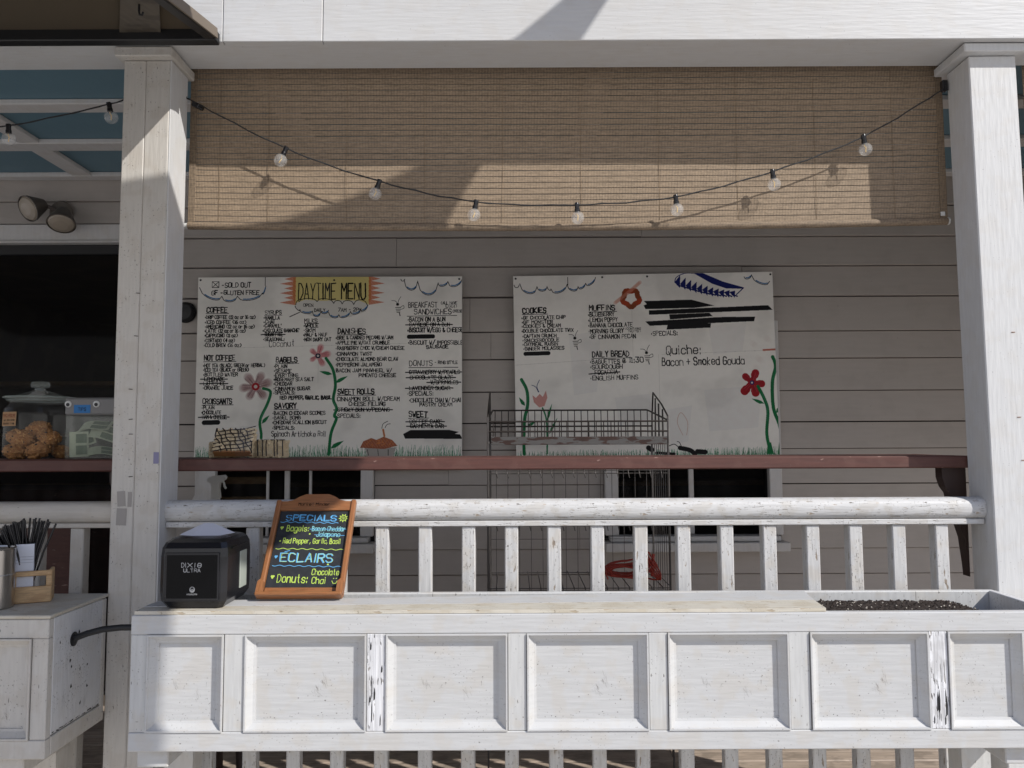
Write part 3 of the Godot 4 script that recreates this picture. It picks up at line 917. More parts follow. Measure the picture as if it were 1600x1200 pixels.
const FONT := {
	"A": "02 28 42|14 34", "B": "02 08 28 37 36 25 05|25 35 44 43 32 02", "C": "47 38 18 07 03 12 32 43", "D": "02 08 28 46 44 22 02", "E": "48 08 02 42|05 35", "F": "48 08 02|05 35",
	"G": "47 38 18 07 03 12 32 43 45 25", "H": "08 02|48 42|05 45", "I": "28 22", "J": "48 43 32 12 03", "K": "08 02|48 05 42", "L": "08 02 42", "M": "02 08 25 48 42", "N": "02 08 42 48",
	"O": "18 07 03 12 32 43 47 38 18", "P": "02 08 38 47 46 35 05", "Q": "18 07 03 12 32 43 47 38 18|24 41", "R": "02 08 38 47 46 35 05|25 42", "S": "47 38 18 07 06 15 35 44 43 32 12 03",
	"T": "08 48|28 22", "U": "08 03 12 32 43 48", "V": "08 22 48", "W": "08 12 25 32 48", "X": "08 42|48 02", "Y": "08 25 48|25 22", "Z": "08 48 02 42",
	"a": "45 36 16 05 03 12 32 43|46 42", "b": "08 02|05 16 36 45 43 32 12 03", "c": "45 36 16 05 03 12 32 43", "d": "48 42|45 36 16 05 03 12 32 43", "e": "04 44 45 36 16 05 03 12 32 43",
	"f": "48 38 27 22|15 35", "g": "45 36 16 05 03 12 32 43|46 41 30 10 01", "h": "08 02|05 16 36 45 42", "i": "26 22|27 28", "j": "26 21 10|27 28", "k": "08 02|36 04 32", "l": "28 22",
	"m": "02 06|05 16 25 22|25 36 45 42", "n": "02 06|05 16 36 45 42", "o": "16 05 03 12 32 43 45 36 16", "p": "06 00|05 16 36 45 43 32 12 03", "q": "45 36 16 05 03 12 32 43|46 40",
	"r": "02 06|04 16 36", "s": "45 36 16 05 14 34 43 32 12 03", "t": "28 23 32|16 36", "u": "06 03 12 32 43|46 42", "v": "06 22 46", "w": "06 12 25 32 46", "x": "06 42|46 02", "y": "06 13 32|46 20 00", "z": "06 46 02 42",
	"0": "18 07 03 12 32 43 47 38 18", "1": "17 28 22|12 32", "2": "07 18 38 47 46 02 42", "3": "08 48 25 35 44 43 32 12 03", "4": "38 04 44|38 32", "6": "38 17 05 03 12 32 43 44 35 05", "7": "08 48 12", "8": "25 07 18 38 47 25 43 32 12 03 25",
	".": "22 23", ",": "23 11", ":": "22 23|25 26", "-": "15 35", "&": "42 07 18 27 04 12 22 44", "(": "38 16 14 32", ")": "18 36 34 12", "/": "01 49", "+": "05 45|27 23", "!": "28 24|22 22", "'": "28 26",
	"@": "34 25 14 23 34 36 27 17 05 03 12 32 43", "*": "24 24|25 25", "~": "27 27",
}

class Pen:
	var im: Image
	var k := 3.0
	var o := Vector2.ZERO
	var rng := RandomNumberGenerator.new()
	func dot(p: Vector2, r: float, c: Color) -> void:
		var x0 := maxi(0, int(p.x - r))
		var x1 := mini(im.get_width() - 1, int(p.x + r + 1.0))
		var y0 := maxi(0, int(p.y - r))
		var y1 := mini(im.get_height() - 1, int(p.y + r + 1.0))
		for y in range(y0, y1 + 1):
			for x in range(x0, x1 + 1):
				var far := Vector2(x, y).distance_to(p)
				if far <= r:
					im.set_pixel(x, y, c if c.a >= 1.0 else im.get_pixel(x, y).lerp(Color(c.r, c.g, c.b), c.a))
	func line(pts: Array, w: float, c: Color, taper := 0.0) -> void:
		for i in pts.size() - 1:
			var a: Vector2 = (pts[i] - o) * k
			var b: Vector2 = (pts[i + 1] - o) * k
			var n := maxi(1, int(a.distance_to(b) / maxf(1.0, w * k * 0.25)))
			for s in n + 1:
				var f := (i + float(s) / n) / (pts.size() - 1)
				dot(a.lerp(b, float(s) / n), w * k * 0.5 * (1.0 - taper * f), c)
	func curve(pts: Array, w: float, c: Color, taper := 0.0) -> void:
		line(smooth(pts), w, c, taper)
		if w > 2.0 and c.get_luminance() > 0.05:      # the streaks a felt marker leaves
			for k in 7:
				var off := Vector2(rng.randf_range(-0.4, 0.4) * w, rng.randf_range(-1, 1))
				var run := []
				var sm := smooth(pts)
				var from := rng.randi_range(0, sm.size() / 2)
				for q in range(from, mini(sm.size(), from + rng.randi_range(4, 14))):
					run.append(sm[q] + off)
				var tone := c.lightened(0.35) if k % 2 else c.darkened(0.3)
				tone.a = 0.3
				if run.size() > 1:
					line(run, 0.7, tone)
	func smooth(pts: Array) -> Array:
		var out := []
		for i in pts.size() - 1:
			var p0: Vector2 = pts[maxi(i - 1, 0)]
			var p3: Vector2 = pts[mini(i + 2, pts.size() - 1)]
			for s in 6:
				out.append(pts[i].cubic_interpolate(pts[i + 1], p0, p3, s / 6.0))
		out.append(pts[-1])
		return out
	func fill(poly: Array, c: Color, blotch := 0.0) -> void:
		var pp := []
		var lo := 1e9
		var hi := -1e9
		for p in poly:
			var q: Vector2 = (p - o) * k
			pp.append(q)
			lo = minf(lo, q.y)
			hi = maxf(hi, q.y)
		for y in range(maxi(0, int(lo)), mini(im.get_height(), int(hi) + 1)):
			var xs := []
			for i in pp.size():
				var a: Vector2 = pp[i]
				var b: Vector2 = pp[(i + 1) % pp.size()]
				if (a.y <= y) != (b.y <= y):
					xs.append(a.x + (y - a.y) / (b.y - a.y) * (b.x - a.x))
			xs.sort()
			for i in range(0, xs.size() - 1, 2):
				for x in range(maxi(0, int(xs[i])), mini(im.get_width(), int(xs[i + 1]) + 1)):
					var al := c.a * (1.0 - blotch * (0.5 + 0.5 * sin(x * 0.9 + y * 0.35)))
					im.set_pixel(x, y, c if al >= 1.0 else im.get_pixel(x, y).lerp(Color(c.r, c.g, c.b), al))
	# a line of hand lettering between x0 and x1 on a base line, h = height of a capital
	func text(s: String, x0: float, x1: float, base: float, h: float, w: float, c: Color, font: Dictionary, rise := 0.0, wobble := 0.075) -> void:
		var total := 0.0
		for ch in s:
			total += adv(ch)
		var sx := (x1 - x0) / total
		var u := h / 6.0
		var x := x0
		for ch in s:
			if font.has(ch):
				var dy := rng.randf_range(-wobble, wobble) * h
				var lean := rng.randf_range(-0.08, 0.08)
				var press := w * rng.randf_range(0.74, 1.22)
				var dye := c.lerp(Color(0.4, 0.38, 0.37), rng.randf() * rng.randf() * 0.6) if c.get_luminance() < 0.2 else c
				for stroke in font[ch].split("|"):
					var pts := []
					for q in stroke.split(" "):
						var gx := float(q[0].to_int()) - (1.4 if adv(ch) < 3.0 else 0.0)
						var gy := float(q[1].to_int()) - 2.0
						pts.append(Vector2(x + (gx + gy * lean + rng.randf_range(-0.12, 0.12)) * sx, base + dy - (gy + rng.randf_range(-0.12, 0.12)) * u + rise * (x - x0)))
					if pts.size() == 2 and pts[0].distance_to(pts[1]) < u * 0.6:
						line([pts[0], pts[1]], press * 1.25, dye)
					else:
						line(pts, press, dye)
			x += adv(ch) * sx
	func adv(ch: String) -> float:
		if ch == "*":
			return 4.6
		if ch in "Iil.,:!'1":
			return 2.6
		if ch == " ":
			return 3.2
		return 5.5

func print_material(im: Image, rough := 0.5) -> StandardMaterial3D:
	var m := StandardMaterial3D.new()
	m.albedo_texture = ImageTexture.create_from_image(im)
	m.roughness = rough
	m.metallic_specular = 0.3
	m.texture_repeat = false
	return m

func board_sheet(w: int, h: int, sd: int) -> Image:
	var a := noise_bytes(sd, 0.006, 512, 512, 512)
	var b := noise_bytes(sd + 1, 0.05, 512, 512, 512)
	var im := Image.create_empty(512, 512, false, Image.FORMAT_RGB8)
	for y in 512:
		for x in 512:
			var f := 1.0 - 0.12 * smoothstep(0.45, 0.8, a[y * 512 + x] / 255.0) - 0.05 * (b[y * 512 + x] / 255.0)
			var c := Color(0.8 * f, 0.775 * f * (0.985 + 0.015 * f), 0.72 * f * (0.96 + 0.04 * f)).linear_to_srgb()
			im.set_pixel(x, y, c)
	im.resize(w, h, Image.INTERPOLATE_BILINEAR)
	return im

func cloud_edge(p: Pen, humps: Array) -> void:
	var ink := Color(0.07, 0.07, 0.08)
	var blue := Color(0.12, 0.38, 0.58)
	for hmp in humps:       # x0, y0, x1, y1, depth
		var a := Vector2(hmp[0], hmp[1])
		var b := Vector2(hmp[2], hmp[3])
		var pts := []
		var pts2 := []
		for s in 9:
			var f := s / 8.0
			var sag: float = sqrt(maxf(0.0, 1.0 - pow(2.0 * f - 1.0, 2.0))) * hmp[4]
			pts.append(a.lerp(b, f) + Vector2(0, sag))
			if s > 1 and s < 8:
				pts2.append(a.lerp(b, f) + Vector2(0, sag - 2.0))
		p.line(pts, 1.1, ink)
		if absf(hmp[4]) > 4.0 and hmp[4] > 0.0:
			p.line(pts2, 1.6, blue)

func bee(p: Pen, c: Vector2) -> void:
	var ink := Color(0.07, 0.06, 0.06)
	p.line([c, c + Vector2(0.1, 0)], 4.6, ink)
	p.curve([c, c + Vector2(-3, -5), c + Vector2(-9, -6)], 0.7, ink)
	p.curve([c, c + Vector2(2, -7), c + Vector2(5, -12)], 0.7, ink)
	for k in 4:
		p.line([c + Vector2(-3.0 + k * 0.7, 5.0 + k * 2.6), c + Vector2(5.0 - k * 0.4, 5.0 + k * 2.6)], 1.0, Color(0.16, 0.14, 0.1))
	p.line([c + Vector2(3, 14), c + Vector2(4, 18)], 1.4, ink)
	p.curve([c + Vector2(4, 5), c + Vector2(9, 2), c + Vector2(10, 6), c + Vector2(5, 8)], 0.7, ink)

func flower(p: Pen, c: Vector2, petals: Array, col: Color, heart: Color, r: float) -> void:
	for q in petals:
		var e: Vector2 = c + q
		p.line([c.lerp(e, 0.25), e], q.length() * 0.55, col)
		p.line([c.lerp(e, 0.8), e], q.length() * 0.74, col)
		for k in 9:
			var side: Vector2 = q.orthogonal().normalized() * p.rng.randf_range(-0.3, 0.3) * q.length()
			var tone := col.lightened(p.rng.randf_range(0.1, 0.5)) if k % 2 else col.darkened(0.3)
			tone.a = 0.22
			p.line([c.lerp(e, 0.3) + side * 0.6, c.lerp(e, p.rng.randf_range(0.8, 1.12)) + side], 0.8, tone)
	p.line([c, c + Vector2(0.1, 0)], r * 2.0, heart)
	p.line([c, c + Vector2(0.1, 0)], r * 0.9, Color(0.75, 0.72, 0.7))

func leaf(p: Pen, a: Vector2, b: Vector2, w: float, col: Color) -> void:
	var n := (b - a).orthogonal().normalized() * w
	p.fill([a, a.lerp(b, 0.3) + n, a.lerp(b, 0.6) + n * 0.8, b, a.lerp(b, 0.6) - n * 0.6, a.lerp(b, 0.3) - n * 0.7], col)

func grass(p: Pen, x0: float, x1: float, y: float, h: float, dense: float) -> void:
	var x := x0
	while x < x1:
		var g := p.rng.randf_range(0.6, 1.0)
		var col := Color(0.12 * g, 0.42 * g, 0.26 * g, 0.75) if p.rng.randf() > 0.3 else Color(0.4, 0.62, 0.5, 0.6)
		var t := p.rng.randf_range(0.35, 1.0) * h
		p.line([Vector2(x, y), Vector2(x + p.rng.randf_range(-3, 3), y - t)], 0.75, col, 0.5)
		x += p.rng.randf_range(0.4, 1.3) / dense

func menus() -> void:
	var ink := Color(0.02, 0.018, 0.02)
	var green := Color(0.05, 0.4, 0.22)
	# ---- the daytime menu: drawing units are 1/410 of the board's width
	var p := Pen.new()
	p.rng.seed = 3
	p.im = board_sheet(1230, 906, 401)
	p.o = Vector2(309, 433)
	var T := func(s: String, x0: float, x1: float, base: float, h := 5.2, w := 0.85) -> void: p.text(s, x0, x1, base, h, w * 1.38, ink, FONT)
	var head := func(s: String, x0: float, x1: float, base: float, h := 7.8) -> void:
		p.text(s, x0, x1, base, h, 1.75, ink, FONT)
		p.line([Vector2(x0 - 1, base + 2.2), Vector2(x1 + 1, base + 1.8)], 0.9, ink)
	var struck := func(s: String, x0: float, x1: float, base: float) -> void:
		p.text(s, x0, x1, base, 5.4, 1.2, ink, FONT)
		p.line([Vector2(x0 - 6, base - 2.4), Vector2((x0 + x1) / 2, base - 3.0), Vector2(x1 + 3, base - 2.5)], 1.7, ink)
	# faint ruled lines
	for q in [[360, 545, 720, 537], [330, 700, 430, 655], [497, 560, 497, 600]]:
		p.line([Vector2(q[0], q[1]), Vector2(q[2], q[3])], 0.4, Color(0.4, 0.38, 0.36, 0.35))
	# sun behind the title
	p.fill([Vector2(457, 432), Vector2(577, 432), Vector2(578, 468), Vector2(573, 478), Vector2(460, 478), Vector2(456, 462)], Color(0.76, 0.68, 0.3, 0.75), 0.25)
	for side in [-1, 1]:
		var ex := 457.0 if side < 0 else 578.0
		for k in 6:
			var yy := 434.0 + k * 7.5
			p.fill([Vector2(ex - side * 4, yy - 3), Vector2(ex + side * (14.0 + 7.0 * (k % 2)), yy + 2), Vector2(ex - side * 3, yy + 6)], Color(0.72, 0.34, 0.2, 0.85), 0.4)
	p.fill([Vector2(462, 474), Vector2(476, 469), Vector2(500, 471), Vector2(530, 470), Vector2(560, 471), Vector2(574, 477), Vector2(570, 488), Vector2(545, 497), Vector2(515, 499), Vector2(490, 496), Vector2(468, 489), Vector2(459, 480)], Color(0.8, 0.79, 0.76))
	cloud_edge(p, [[461, 477, 466, 472, -4], [466, 472, 494, 472, -5], [494, 472, 520, 475, -6], [520, 475, 533, 476, -5], [533, 476, 551, 477, -6], [551, 477, 572, 478, -8], [467, 485, 487, 487, 5], [487, 488, 500, 488, 8], [500, 487, 512, 486, 5], [512, 489, 528, 493, 7], [528, 493, 546, 488, 7], [546, 488, 562, 485, 6], [562, 485, 573, 478, 5], [460, 479, 468, 485, 3]])
	p.text("DAYTIME", 465, 525, 468, 25, 1.9, ink, FONT, 0.0, 0.02)
	p.text("MENU", 532, 572, 468, 25, 1.9, ink, FONT, 0.0, 0.02)
	T.call("OPEN", 473, 489, 480, 4.6, 0.7)
	T.call("DAILY", 490, 508, 488, 4.8, 0.7)
	T.call("7AM - 2PM", 527, 564, 488, 5.4, 0.7)
	p.line([Vector2(452, 496), Vector2(467, 489)], 1.4, Color(0.2, 0.19, 0.18))
	# corner clouds
	p.line([Vector2(330.5, 439.5), Vector2(341, 439.5), Vector2(341, 449), Vector2(330.5, 449), Vector2(330.5, 439.5), Vector2(341, 449)], 0.9, ink)
	p.line([Vector2(341, 439.5), Vector2(330.5, 449)], 0.9, ink)
	T.call("-SOLD OUT", 345, 392, 448.8, 7.4, 1.0)
	T.call("GF -GLUTEN FREE", 330, 405, 460.5, 6.6, 1.0)
	cloud_edge(p, [[311, 449, 346, 463, 11], [346, 463, 370, 463, 9], [370, 463, 409, 458, 9], [409, 458, 414, 447, 5], [413, 446, 413, 433, -6]])
	cloud_edge(p, [[624, 437, 630, 437, 3], [629, 438, 650, 441, 15], [650, 440, 682, 443, 21], [682, 444, 697, 441, 6], [697, 441, 720, 435, 11]])
	bee(p, Vector2(619, 477))
	head.call("COFFEE", 323, 356, 488.5)
	for q in [["*DRIP COFFEE (12 oz or 16 oz)", 320, 400, 498.8], ["*ICED COFFEE (16 oz)", 320, 386, 506.6], ["*AMERICANO (12 oz or 16 oz)", 320, 399, 513.8], ["*LATTE (12 oz or 16 oz)", 320, 385, 520.4], ["*CAPPUCINO (8 oz)", 320, 373, 527.8], ["*CORTADO (4 oz)", 320, 369, 535.5], ["*COLD BREW (16 oz)", 319, 379, 543]]:
		T.call(q[0], q[1], q[2], q[3])
	p.text("SYRUPS", 414, 440, 492, 6.2, 1.0, ink, FONT)
	p.line([Vector2(413, 493.6), Vector2(440, 493.4)], 0.8, ink)
	for q in [["*VANILLA", 411, 437, 500], ["*CHAI", 411, 429, 506.4], ["*CARAMEL'", 411, 440, 512.6], ["*CHOCOLATE GANACHE'", 410, 468, 520], ["*SEASONAL:", 411, 445, 534]]:
		T.call(q[0], q[1], q[2], q[3], 5.0)
	struck.call("SUGAR FREE", 414, 442, 526.6)
	p.text("Coconut", 421, 461, 543.4, 9.5, 0.9, ink, FONT, -0.03)
	p.text("MILKS", 475, 496, 505.4, 6.2, 1.0, ink, FONT)
	p.line([Vector2(475, 507), Vector2(497, 507)], 0.8, ink)
	for q in [["*WHOLE", 473, 497, 513], ["*SKIM", 473, 493, 520], ["*HALF & HALF", 473, 511, 527], ["*NON DAIRY OAT", 473, 517, 534.5]]:
		T.call(q[0], q[1], q[2], q[3], 5.2)
	head.call("NOT COFFEE", 321, 369, 564.5)
	for q in [["*HOT TEA (BLACK, GREEN or HERBAL)", 319, 416, 575], ["*ICED TEA (BLACK or GREEN)", 319, 391, 582], ["*BOTTLED WATER", 319, 374, 589.3], ["*ORANGE JUICE", 319, 367, 610.3]]:
		T.call(q[0], q[1], q[2], q[3])
	struck.call("LEMONADE", 322, 354, 596.5)
	struck.call("LATTES ICE", 321, 355, 603.5)
	head.call("CROISSANTS", 320, 366, 632.5)
	T.call("*PLAIN", 318, 339, 641.3)
	T.call("*CHOCOLATE", 318, 349, 648.8)
	struck.call("HAM & CHEESE", 320, 358, 656)
	p.line([Vector2(323, 662), Vector2(344, 661.5)], 7.4, ink)
	head.call("BAGELS", 432, 466, 568)
	for q in [["*PLAIN", 428, 450, 577], ["*SESAME", 428, 457, 584], ["*EVERYTHING", 428, 467, 590.8], ["*ROSEMARY SEA SALT", 428, 491, 597.4], ["*CHEDDAR", 428, 458, 604.4], ["*CINNAMON SUGAR", 428, 486, 611.8], ["*SPECIALS:", 428, 463, 618.4]]:
		T.call(q[0], q[1], q[2], q[3])
	T.call("RED PEPPER, GARLIC, BASIL", 439, 519, 626, 5.2, 1.2)
	head.call("SAVORY", 431, 466, 640)
	for q in [["*BACON CHEDDAR SCONES", 427, 510, 650], ["*BAGEL BOMB", 427, 472, 657.2], ["*CHEDDAR SCALLION BISCUIT", 427, 512, 664.6], ["*SPECIALS:", 427, 463, 673]]:
		T.call(q[0], q[1], q[2], q[3])
	p.text("Spinach Artichoke Roll", 427, 511, 684, 8.0, 1.0, ink, FONT)
	head.call("DANISHES", 527, 571, 523)
	for q in [["*BRIE & CANDIED PECANS W/JAM", 523, 613, 532], ["*APPLE PIE W/OAT CRUMBLE", 523, 608, 540.2], ["*RASPBERRY CHOC W/CREAM CHEESE", 523, 631, 548.6], ["*CINNAMON TWIST", 523, 581, 557.5], ["*CHOCOLATE ALMOND BEAR CLAW", 523, 621, 566], ["*PEPPERONI JALAPE\u00d1O", 523, 596, 574.8], ["BACON JAM PINWHEEL W/", 525, 612, 583.8], ["PIMENTO CHEESE", 560, 618, 591.6]]:
		T.call(q[0].replace("\u00d1", "N"), q[1], q[2], q[3])
	p.line([Vector2(588, 568.4), Vector2(591, 567.6)], 0.8, ink)
	head.call("SWEET ROLLS", 528, 585, 618.2)
	for q in [["CINNAMON ROLL W/CREAM", 527, 624, 629], ["CHEESE FILLING", 545, 602, 636.6], ["SPECIALS:", 528, 564, 655]]:
		T.call(q[0], q[1], q[2], q[3], 6.0)
	struck.call("STICKY BUN W/PECANS", 528, 609, 645.4)
	p.text("BREAKFAST", 636, 682, 482, 8.2, 1.15, ink, FONT)
	p.text("(ALL HAVE", 686, 712, 477, 4.2, 0.75, ink, FONT)
	p.text("EGG!)", 694, 713, 482.5, 4.2, 0.75, ink, FONT)
	p.text("SANDWICHES", 645, 704, 493, 8.0, 1.15, ink, FONT)
	p.text("CHEESE", 705, 720, 490, 4.0, 0.75, ink, FONT)
	p.line([Vector2(634, 496), Vector2(711, 495)], 0.9, ink)
	T.call("*BACON ON A BUN", 634, 694, 504.2, 6.4, 1.0)
	struck.call("CAPRESE ON A BUN", 638, 701, 512)
	T.call("*BISCUIT W/EGG & CHEESE", 634, 722, 521, 6.6, 1.05)
	p.line([Vector2(637, 528.5), Vector2(674, 528)], 6.6, ink)
	T.call("*BISCUIT W/ IMPOSSIBLE", 635, 722, 541, 6.2)
	T.call("SAUSAGE", 664, 699, 547, 5.0)
	p.text("DONUTS", 638, 675, 574.6, 8.2, 1.15, ink, FONT)
	T.call("- RING STYLE", 677, 713, 571.5, 4.6, 0.7)
	p.line([Vector2(637, 577.4), Vector2(713, 577)], 0.9, ink)
	struck.call("STRAWBERRY W/PEARLS", 638, 717, 587)
	struck.call("CHOCOLATE GLAZE", 639, 706, 595.4)
	struck.call("W/SPRINKLES", 671, 714, 603)
	struck.call("LAVENDER SUGAR", 638, 702, 612)
	T.call("*SPECIALS:", 634, 676, 620.8, 6.4)
	T.call("*CHOCOLATE CHAI W/ CHAI", 637, 718, 631.4, 6.0)
	T.call("PASTRY CREAM", 654, 705, 638, 5.2)
	head.call("SWEET", 638, 667, 654.4, 8.4)
	struck.call("COFFEE CAKE", 639, 689, 664.4)
	struck.call("GARMENTA BAR", 640, 692, 671.4)
	p.fill([Vector2(629, 681), Vector2(640, 675), Vector2(700, 675), Vector2(714, 678), Vector2(708, 681), Vector2(716, 682), Vector2(720, 689), Vector2(632, 688)], ink)
	# drawn flowers, grass, muffin
	grass(p, 311, 722, 716, 19, 1.0)
	flower(p, Vector2(401, 606), [Vector2(-12, -15), Vector2(8, -17), Vector2(19, -6), Vector2(-19, 2), Vector2(-9, 15), Vector2(12, 14)], Color(0.5, 0.36, 0.36, 0.2), Color(0.6, 0.1, 0.13), 6.0)
	p.curve([Vector2(413, 609), Vector2(424, 614), Vector2(420, 632), Vector2(409, 658), Vector2(411, 680), Vector2(411, 686)], 4.4, green)
	leaf(p, Vector2(412, 664), Vector2(423, 651), 3.0, green)
	flower(p, Vector2(496.5, 558), [Vector2(4, -14), Vector2(15, -3), Vector2(7, 12), Vector2(-9, 6), Vector2(-9, -8)], Color(0.72, 0.36, 0.38, 0.22), Color(0.1, 0.12, 0.2), 4.0)
	p.curve([Vector2(509, 562), Vector2(520, 580), Vector2(524, 604), Vector2(521, 626), Vector2(526, 640), Vector2(523, 652), Vector2(526, 657), Vector2(518, 680), Vector2(515, 712)], 4.6, green)
	leaf(p, Vector2(519, 587), Vector2(499, 582), 3.2, green)
	leaf(p, Vector2(524, 601), Vector2(543, 590), 3.2, green)
	leaf(p, Vector2(518, 703), Vector2(538, 691), 3.6, green)
	var mound := [Vector2(563, 702), Vector2(568, 692), Vector2(580, 687), Vector2(588, 690), Vector2(599, 685), Vector2(612, 690), Vector2(620, 699), Vector2(600, 704)]
	p.fill([Vector2(570, 702), Vector2(618, 702), Vector2(613, 716), Vector2(575, 716)], Color(0.62, 0.6, 0.58))
	for k in 3:
		p.line([Vector2(574 + k * 16, 705), Vector2(576 + k * 15, 714)], 0.8, ink)
	p.fill(mound, Color(0.55, 0.25, 0.12), 0.35)
	for k in 26:
		var c := Vector2(p.rng.randf_range(568, 614), p.rng.randf_range(691, 701))
		p.line([c, c + Vector2(2, -1)], 1.2, Color(0.75, 0.45, 0.25, 0.7))
	p.curve([Vector2(596, 672), Vector2(598, 665), Vector2(605, 661)], 0.9, ink)
	p.curve([Vector2(601, 671), Vector2(604, 666), Vector2(609, 665)], 0.9, ink)
	p.line([Vector2(598, 674), Vector2(600, 684)], 3.0, Color(0.7, 0.42, 0.25, 0.7))
	var b := thing("menu_board", "hand-lettered daytime menu board with sun and flowers, on the left", "menu board", Vector3(-0.849, 1.575, -3.69))
	board(b, "backing", mats.plastic_white, -1.466, -0.232, 1.575, 2.471, 3.69, 3.7, 0.001)
	part(b, "printed_face", printed(1.233, 0.895), print_material(p.im, 0.45), Vector3(0, 0.448, 0.0012))
	for s in [[-1.455, 2.458], [-0.245, 2.458], [-0.83, 2.455]]:
		part(b, "screw", lathe([Vector2(0, 0.003), Vector2(0.004, 0.0022), Vector2(0.005, 0)], 10), mats.black, Vector3(s[0], s[1], -3.6885) - b.position, Vector3(90, 0, 0))

	# ---- the second board
	p = Pen.new()
	p.rng.seed = 9
	p.im = board_sheet(1230, 906, 411)
	p.o = Vector2(804, 425)
	var slope := -0.0065
	T = func(s: String, x0: float, x1: float, base: float, h := 5.0, w := 0.85) -> void: p.text(s, x0, x1, base, h, w * 1.38, ink, FONT, slope)
	head = func(s: String, x0: float, x1: float, base: float, h := 8.0) -> void:
		p.text(s, x0, x1, base, h, 1.75, ink, FONT, slope)
		p.line([Vector2(x0 - 1, base + 2.4), Vector2(x1 + 1, base + 2.0)], 0.9, ink)
	for q in [[805, 566, 925, 560], [1030, 553, 1030, 640], [1035, 553, 1220, 549], [990, 480, 990, 556]]:
		p.line([Vector2(q[0], q[1]), Vector2(q[2], q[3])], 0.4, Color(0.4, 0.38, 0.36, 0.4))
	for q in [[1110, 510, 60, 40], [890, 520, 50, 90], [1040, 640, 40, 50], [1100, 610, 90, 60], [960, 620, 60, 40]]:
		p.fill([Vector2(q[0], q[1]), Vector2(q[0] + q[2], q[1] - 6), Vector2(q[0] + q[2] - 8, q[1] + q[3]), Vector2(q[0] + 6, q[1] + q[3] + 5)], Color(0.72, 0.72, 0.74, 0.16))
	cloud_edge(p, [[805, 439, 813, 439, 4], [814, 437, 841, 443, 13], [841, 442, 857, 443, 7], [857, 442, 863, 447, 3], [863, 446, 889, 439, 10], [889, 440, 906, 444, 8], [906, 443, 918, 438, 6], [918, 438, 934, 429, 7], [890, 428, 890, 440, 1], [1169, 432, 1181, 429, 5], [1181, 430, 1209, 440, 9]])
	head.call("COOKIES", 818, 856, 484)
	for q in [["*GF CHOCOLATE CHIP", 815, 886, 494], ["*GF MONSTER", 815, 866, 500.8], ["*COOKIES & CREAM", 815, 878, 507.4], ["*DOUBLE CHOCOLATE TWIX", 815, 898, 514.8], ["*CAPTAIN CRUNCH", 816, 871, 523], ["*SNICKERDOODLE", 816, 875, 530], ["*OATMEAL RAISIN", 816, 873, 536.2], ["*GINGER MOLASSES", 817, 883, 543]]:
		T.call(q[0], q[1], q[2], q[3])
	p.line([Vector2(821, 548.5), Vector2(857, 548)], 6.4, ink)
	bee(p, Vector2(899, 525))
	head.call("MUFFINS", 923, 965, 481.6)
	for q in [["*BLUEBERRY", 920, 963, 491], ["*LEMON POPPY", 920, 968, 500], ["*BANANA CHOCOLATE", 920, 991, 508.4], ["*MORNING GLORY", 920, 977, 517.8], ["*GF CINNAMON PECAN", 921, 996, 526.6]]:
		T.call(q[0], q[1], q[2], q[3], 6.2)
	p.text("(CONTAINS", 978, 1004, 513, 3.2, 0.6, ink, FONT)
	p.text("NUTS)", 984, 1005, 517, 3.2, 0.6, ink, FONT)
	bee(p, Vector2(1011, 550))
	head.call("DAILY BREAD", 926, 985, 555.4, 8.6)
	T.call("*BAGUETTES", 921, 970, 566, 6.4)
	T.call("@ 11:30", 973, 1008, 565, 8.0, 1.0)
	T.call("*SOURDOUGH", 921, 974, 574.4, 6.4)
	T.call("FOCACCIA", 929, 966, 583, 6.4)
	p.line([Vector2(920, 582), Vector2(968, 579.5)], 1.8, ink)
	T.call("*ENGLISH MUFFINS", 921, 998, 592, 6.6)
	T.call("*SPECIALS:", 1018, 1062, 523, 6.8)
	p.text("Quiche:", 1042, 1099, 553, 13.5, 1.6, ink, FONT, slope)
	p.text("Bacon + Smoked Gouda", 1035, 1166, 571, 12.0, 1.6, ink, FONT, slope)
	for poly in [[[1010, 468], [1084, 467], [1120, 477], [1090, 480], [1012, 481], [1009, 475], [1014, 473]], [[1017, 483], [1205, 478], [1212, 485.5], [1017, 490]], [[1049, 490], [1112, 488.5], [1117, 494], [1050, 498]], [[1011, 500.5], [1118, 496], [1138, 495.5], [1184, 496], [1182, 503], [1018, 507.5]], [[1046, 506], [1114, 505], [1113, 512], [1044, 514]]]:
		var pts := []
		for q in poly:
			pts.append(Vector2(q[0], q[1]))
		p.fill(pts, Color(0.05, 0.05, 0.055))
	# feather
	var navy := Color(0.06, 0.1, 0.36)
	p.fill([Vector2(1088, 424), Vector2(1102, 424), Vector2(1135, 439), Vector2(1168, 449), Vector2(1166, 451), Vector2(1140, 450), Vector2(1118, 442)], navy)
	p.curve([Vector2(1092, 425), Vector2(1075, 425), Vector2(1062, 431), Vector2(1059, 439)], 1.3, navy)
	p.line([Vector2(1167, 450), Vector2(1156, 460)], 1.6, navy)
	for k in 11:
		var x := 1063.0 + k * 8.6
		var y := 443.0 + 17.0 * sin(k / 10.0 * 1.7)
		p.fill([Vector2(x - 4, y - 4), Vector2(x + 5, y - 15 + k * 0.9), Vector2(x + 4, y + 5)], navy)
		p.line([Vector2(x, y), Vector2(x + 8, y + 3)], 2.2, navy)
	p.line([Vector2(1016, 434), Vector2(1017, 434)], 22.0, Color(0.5, 0.62, 0.6, 0.02))
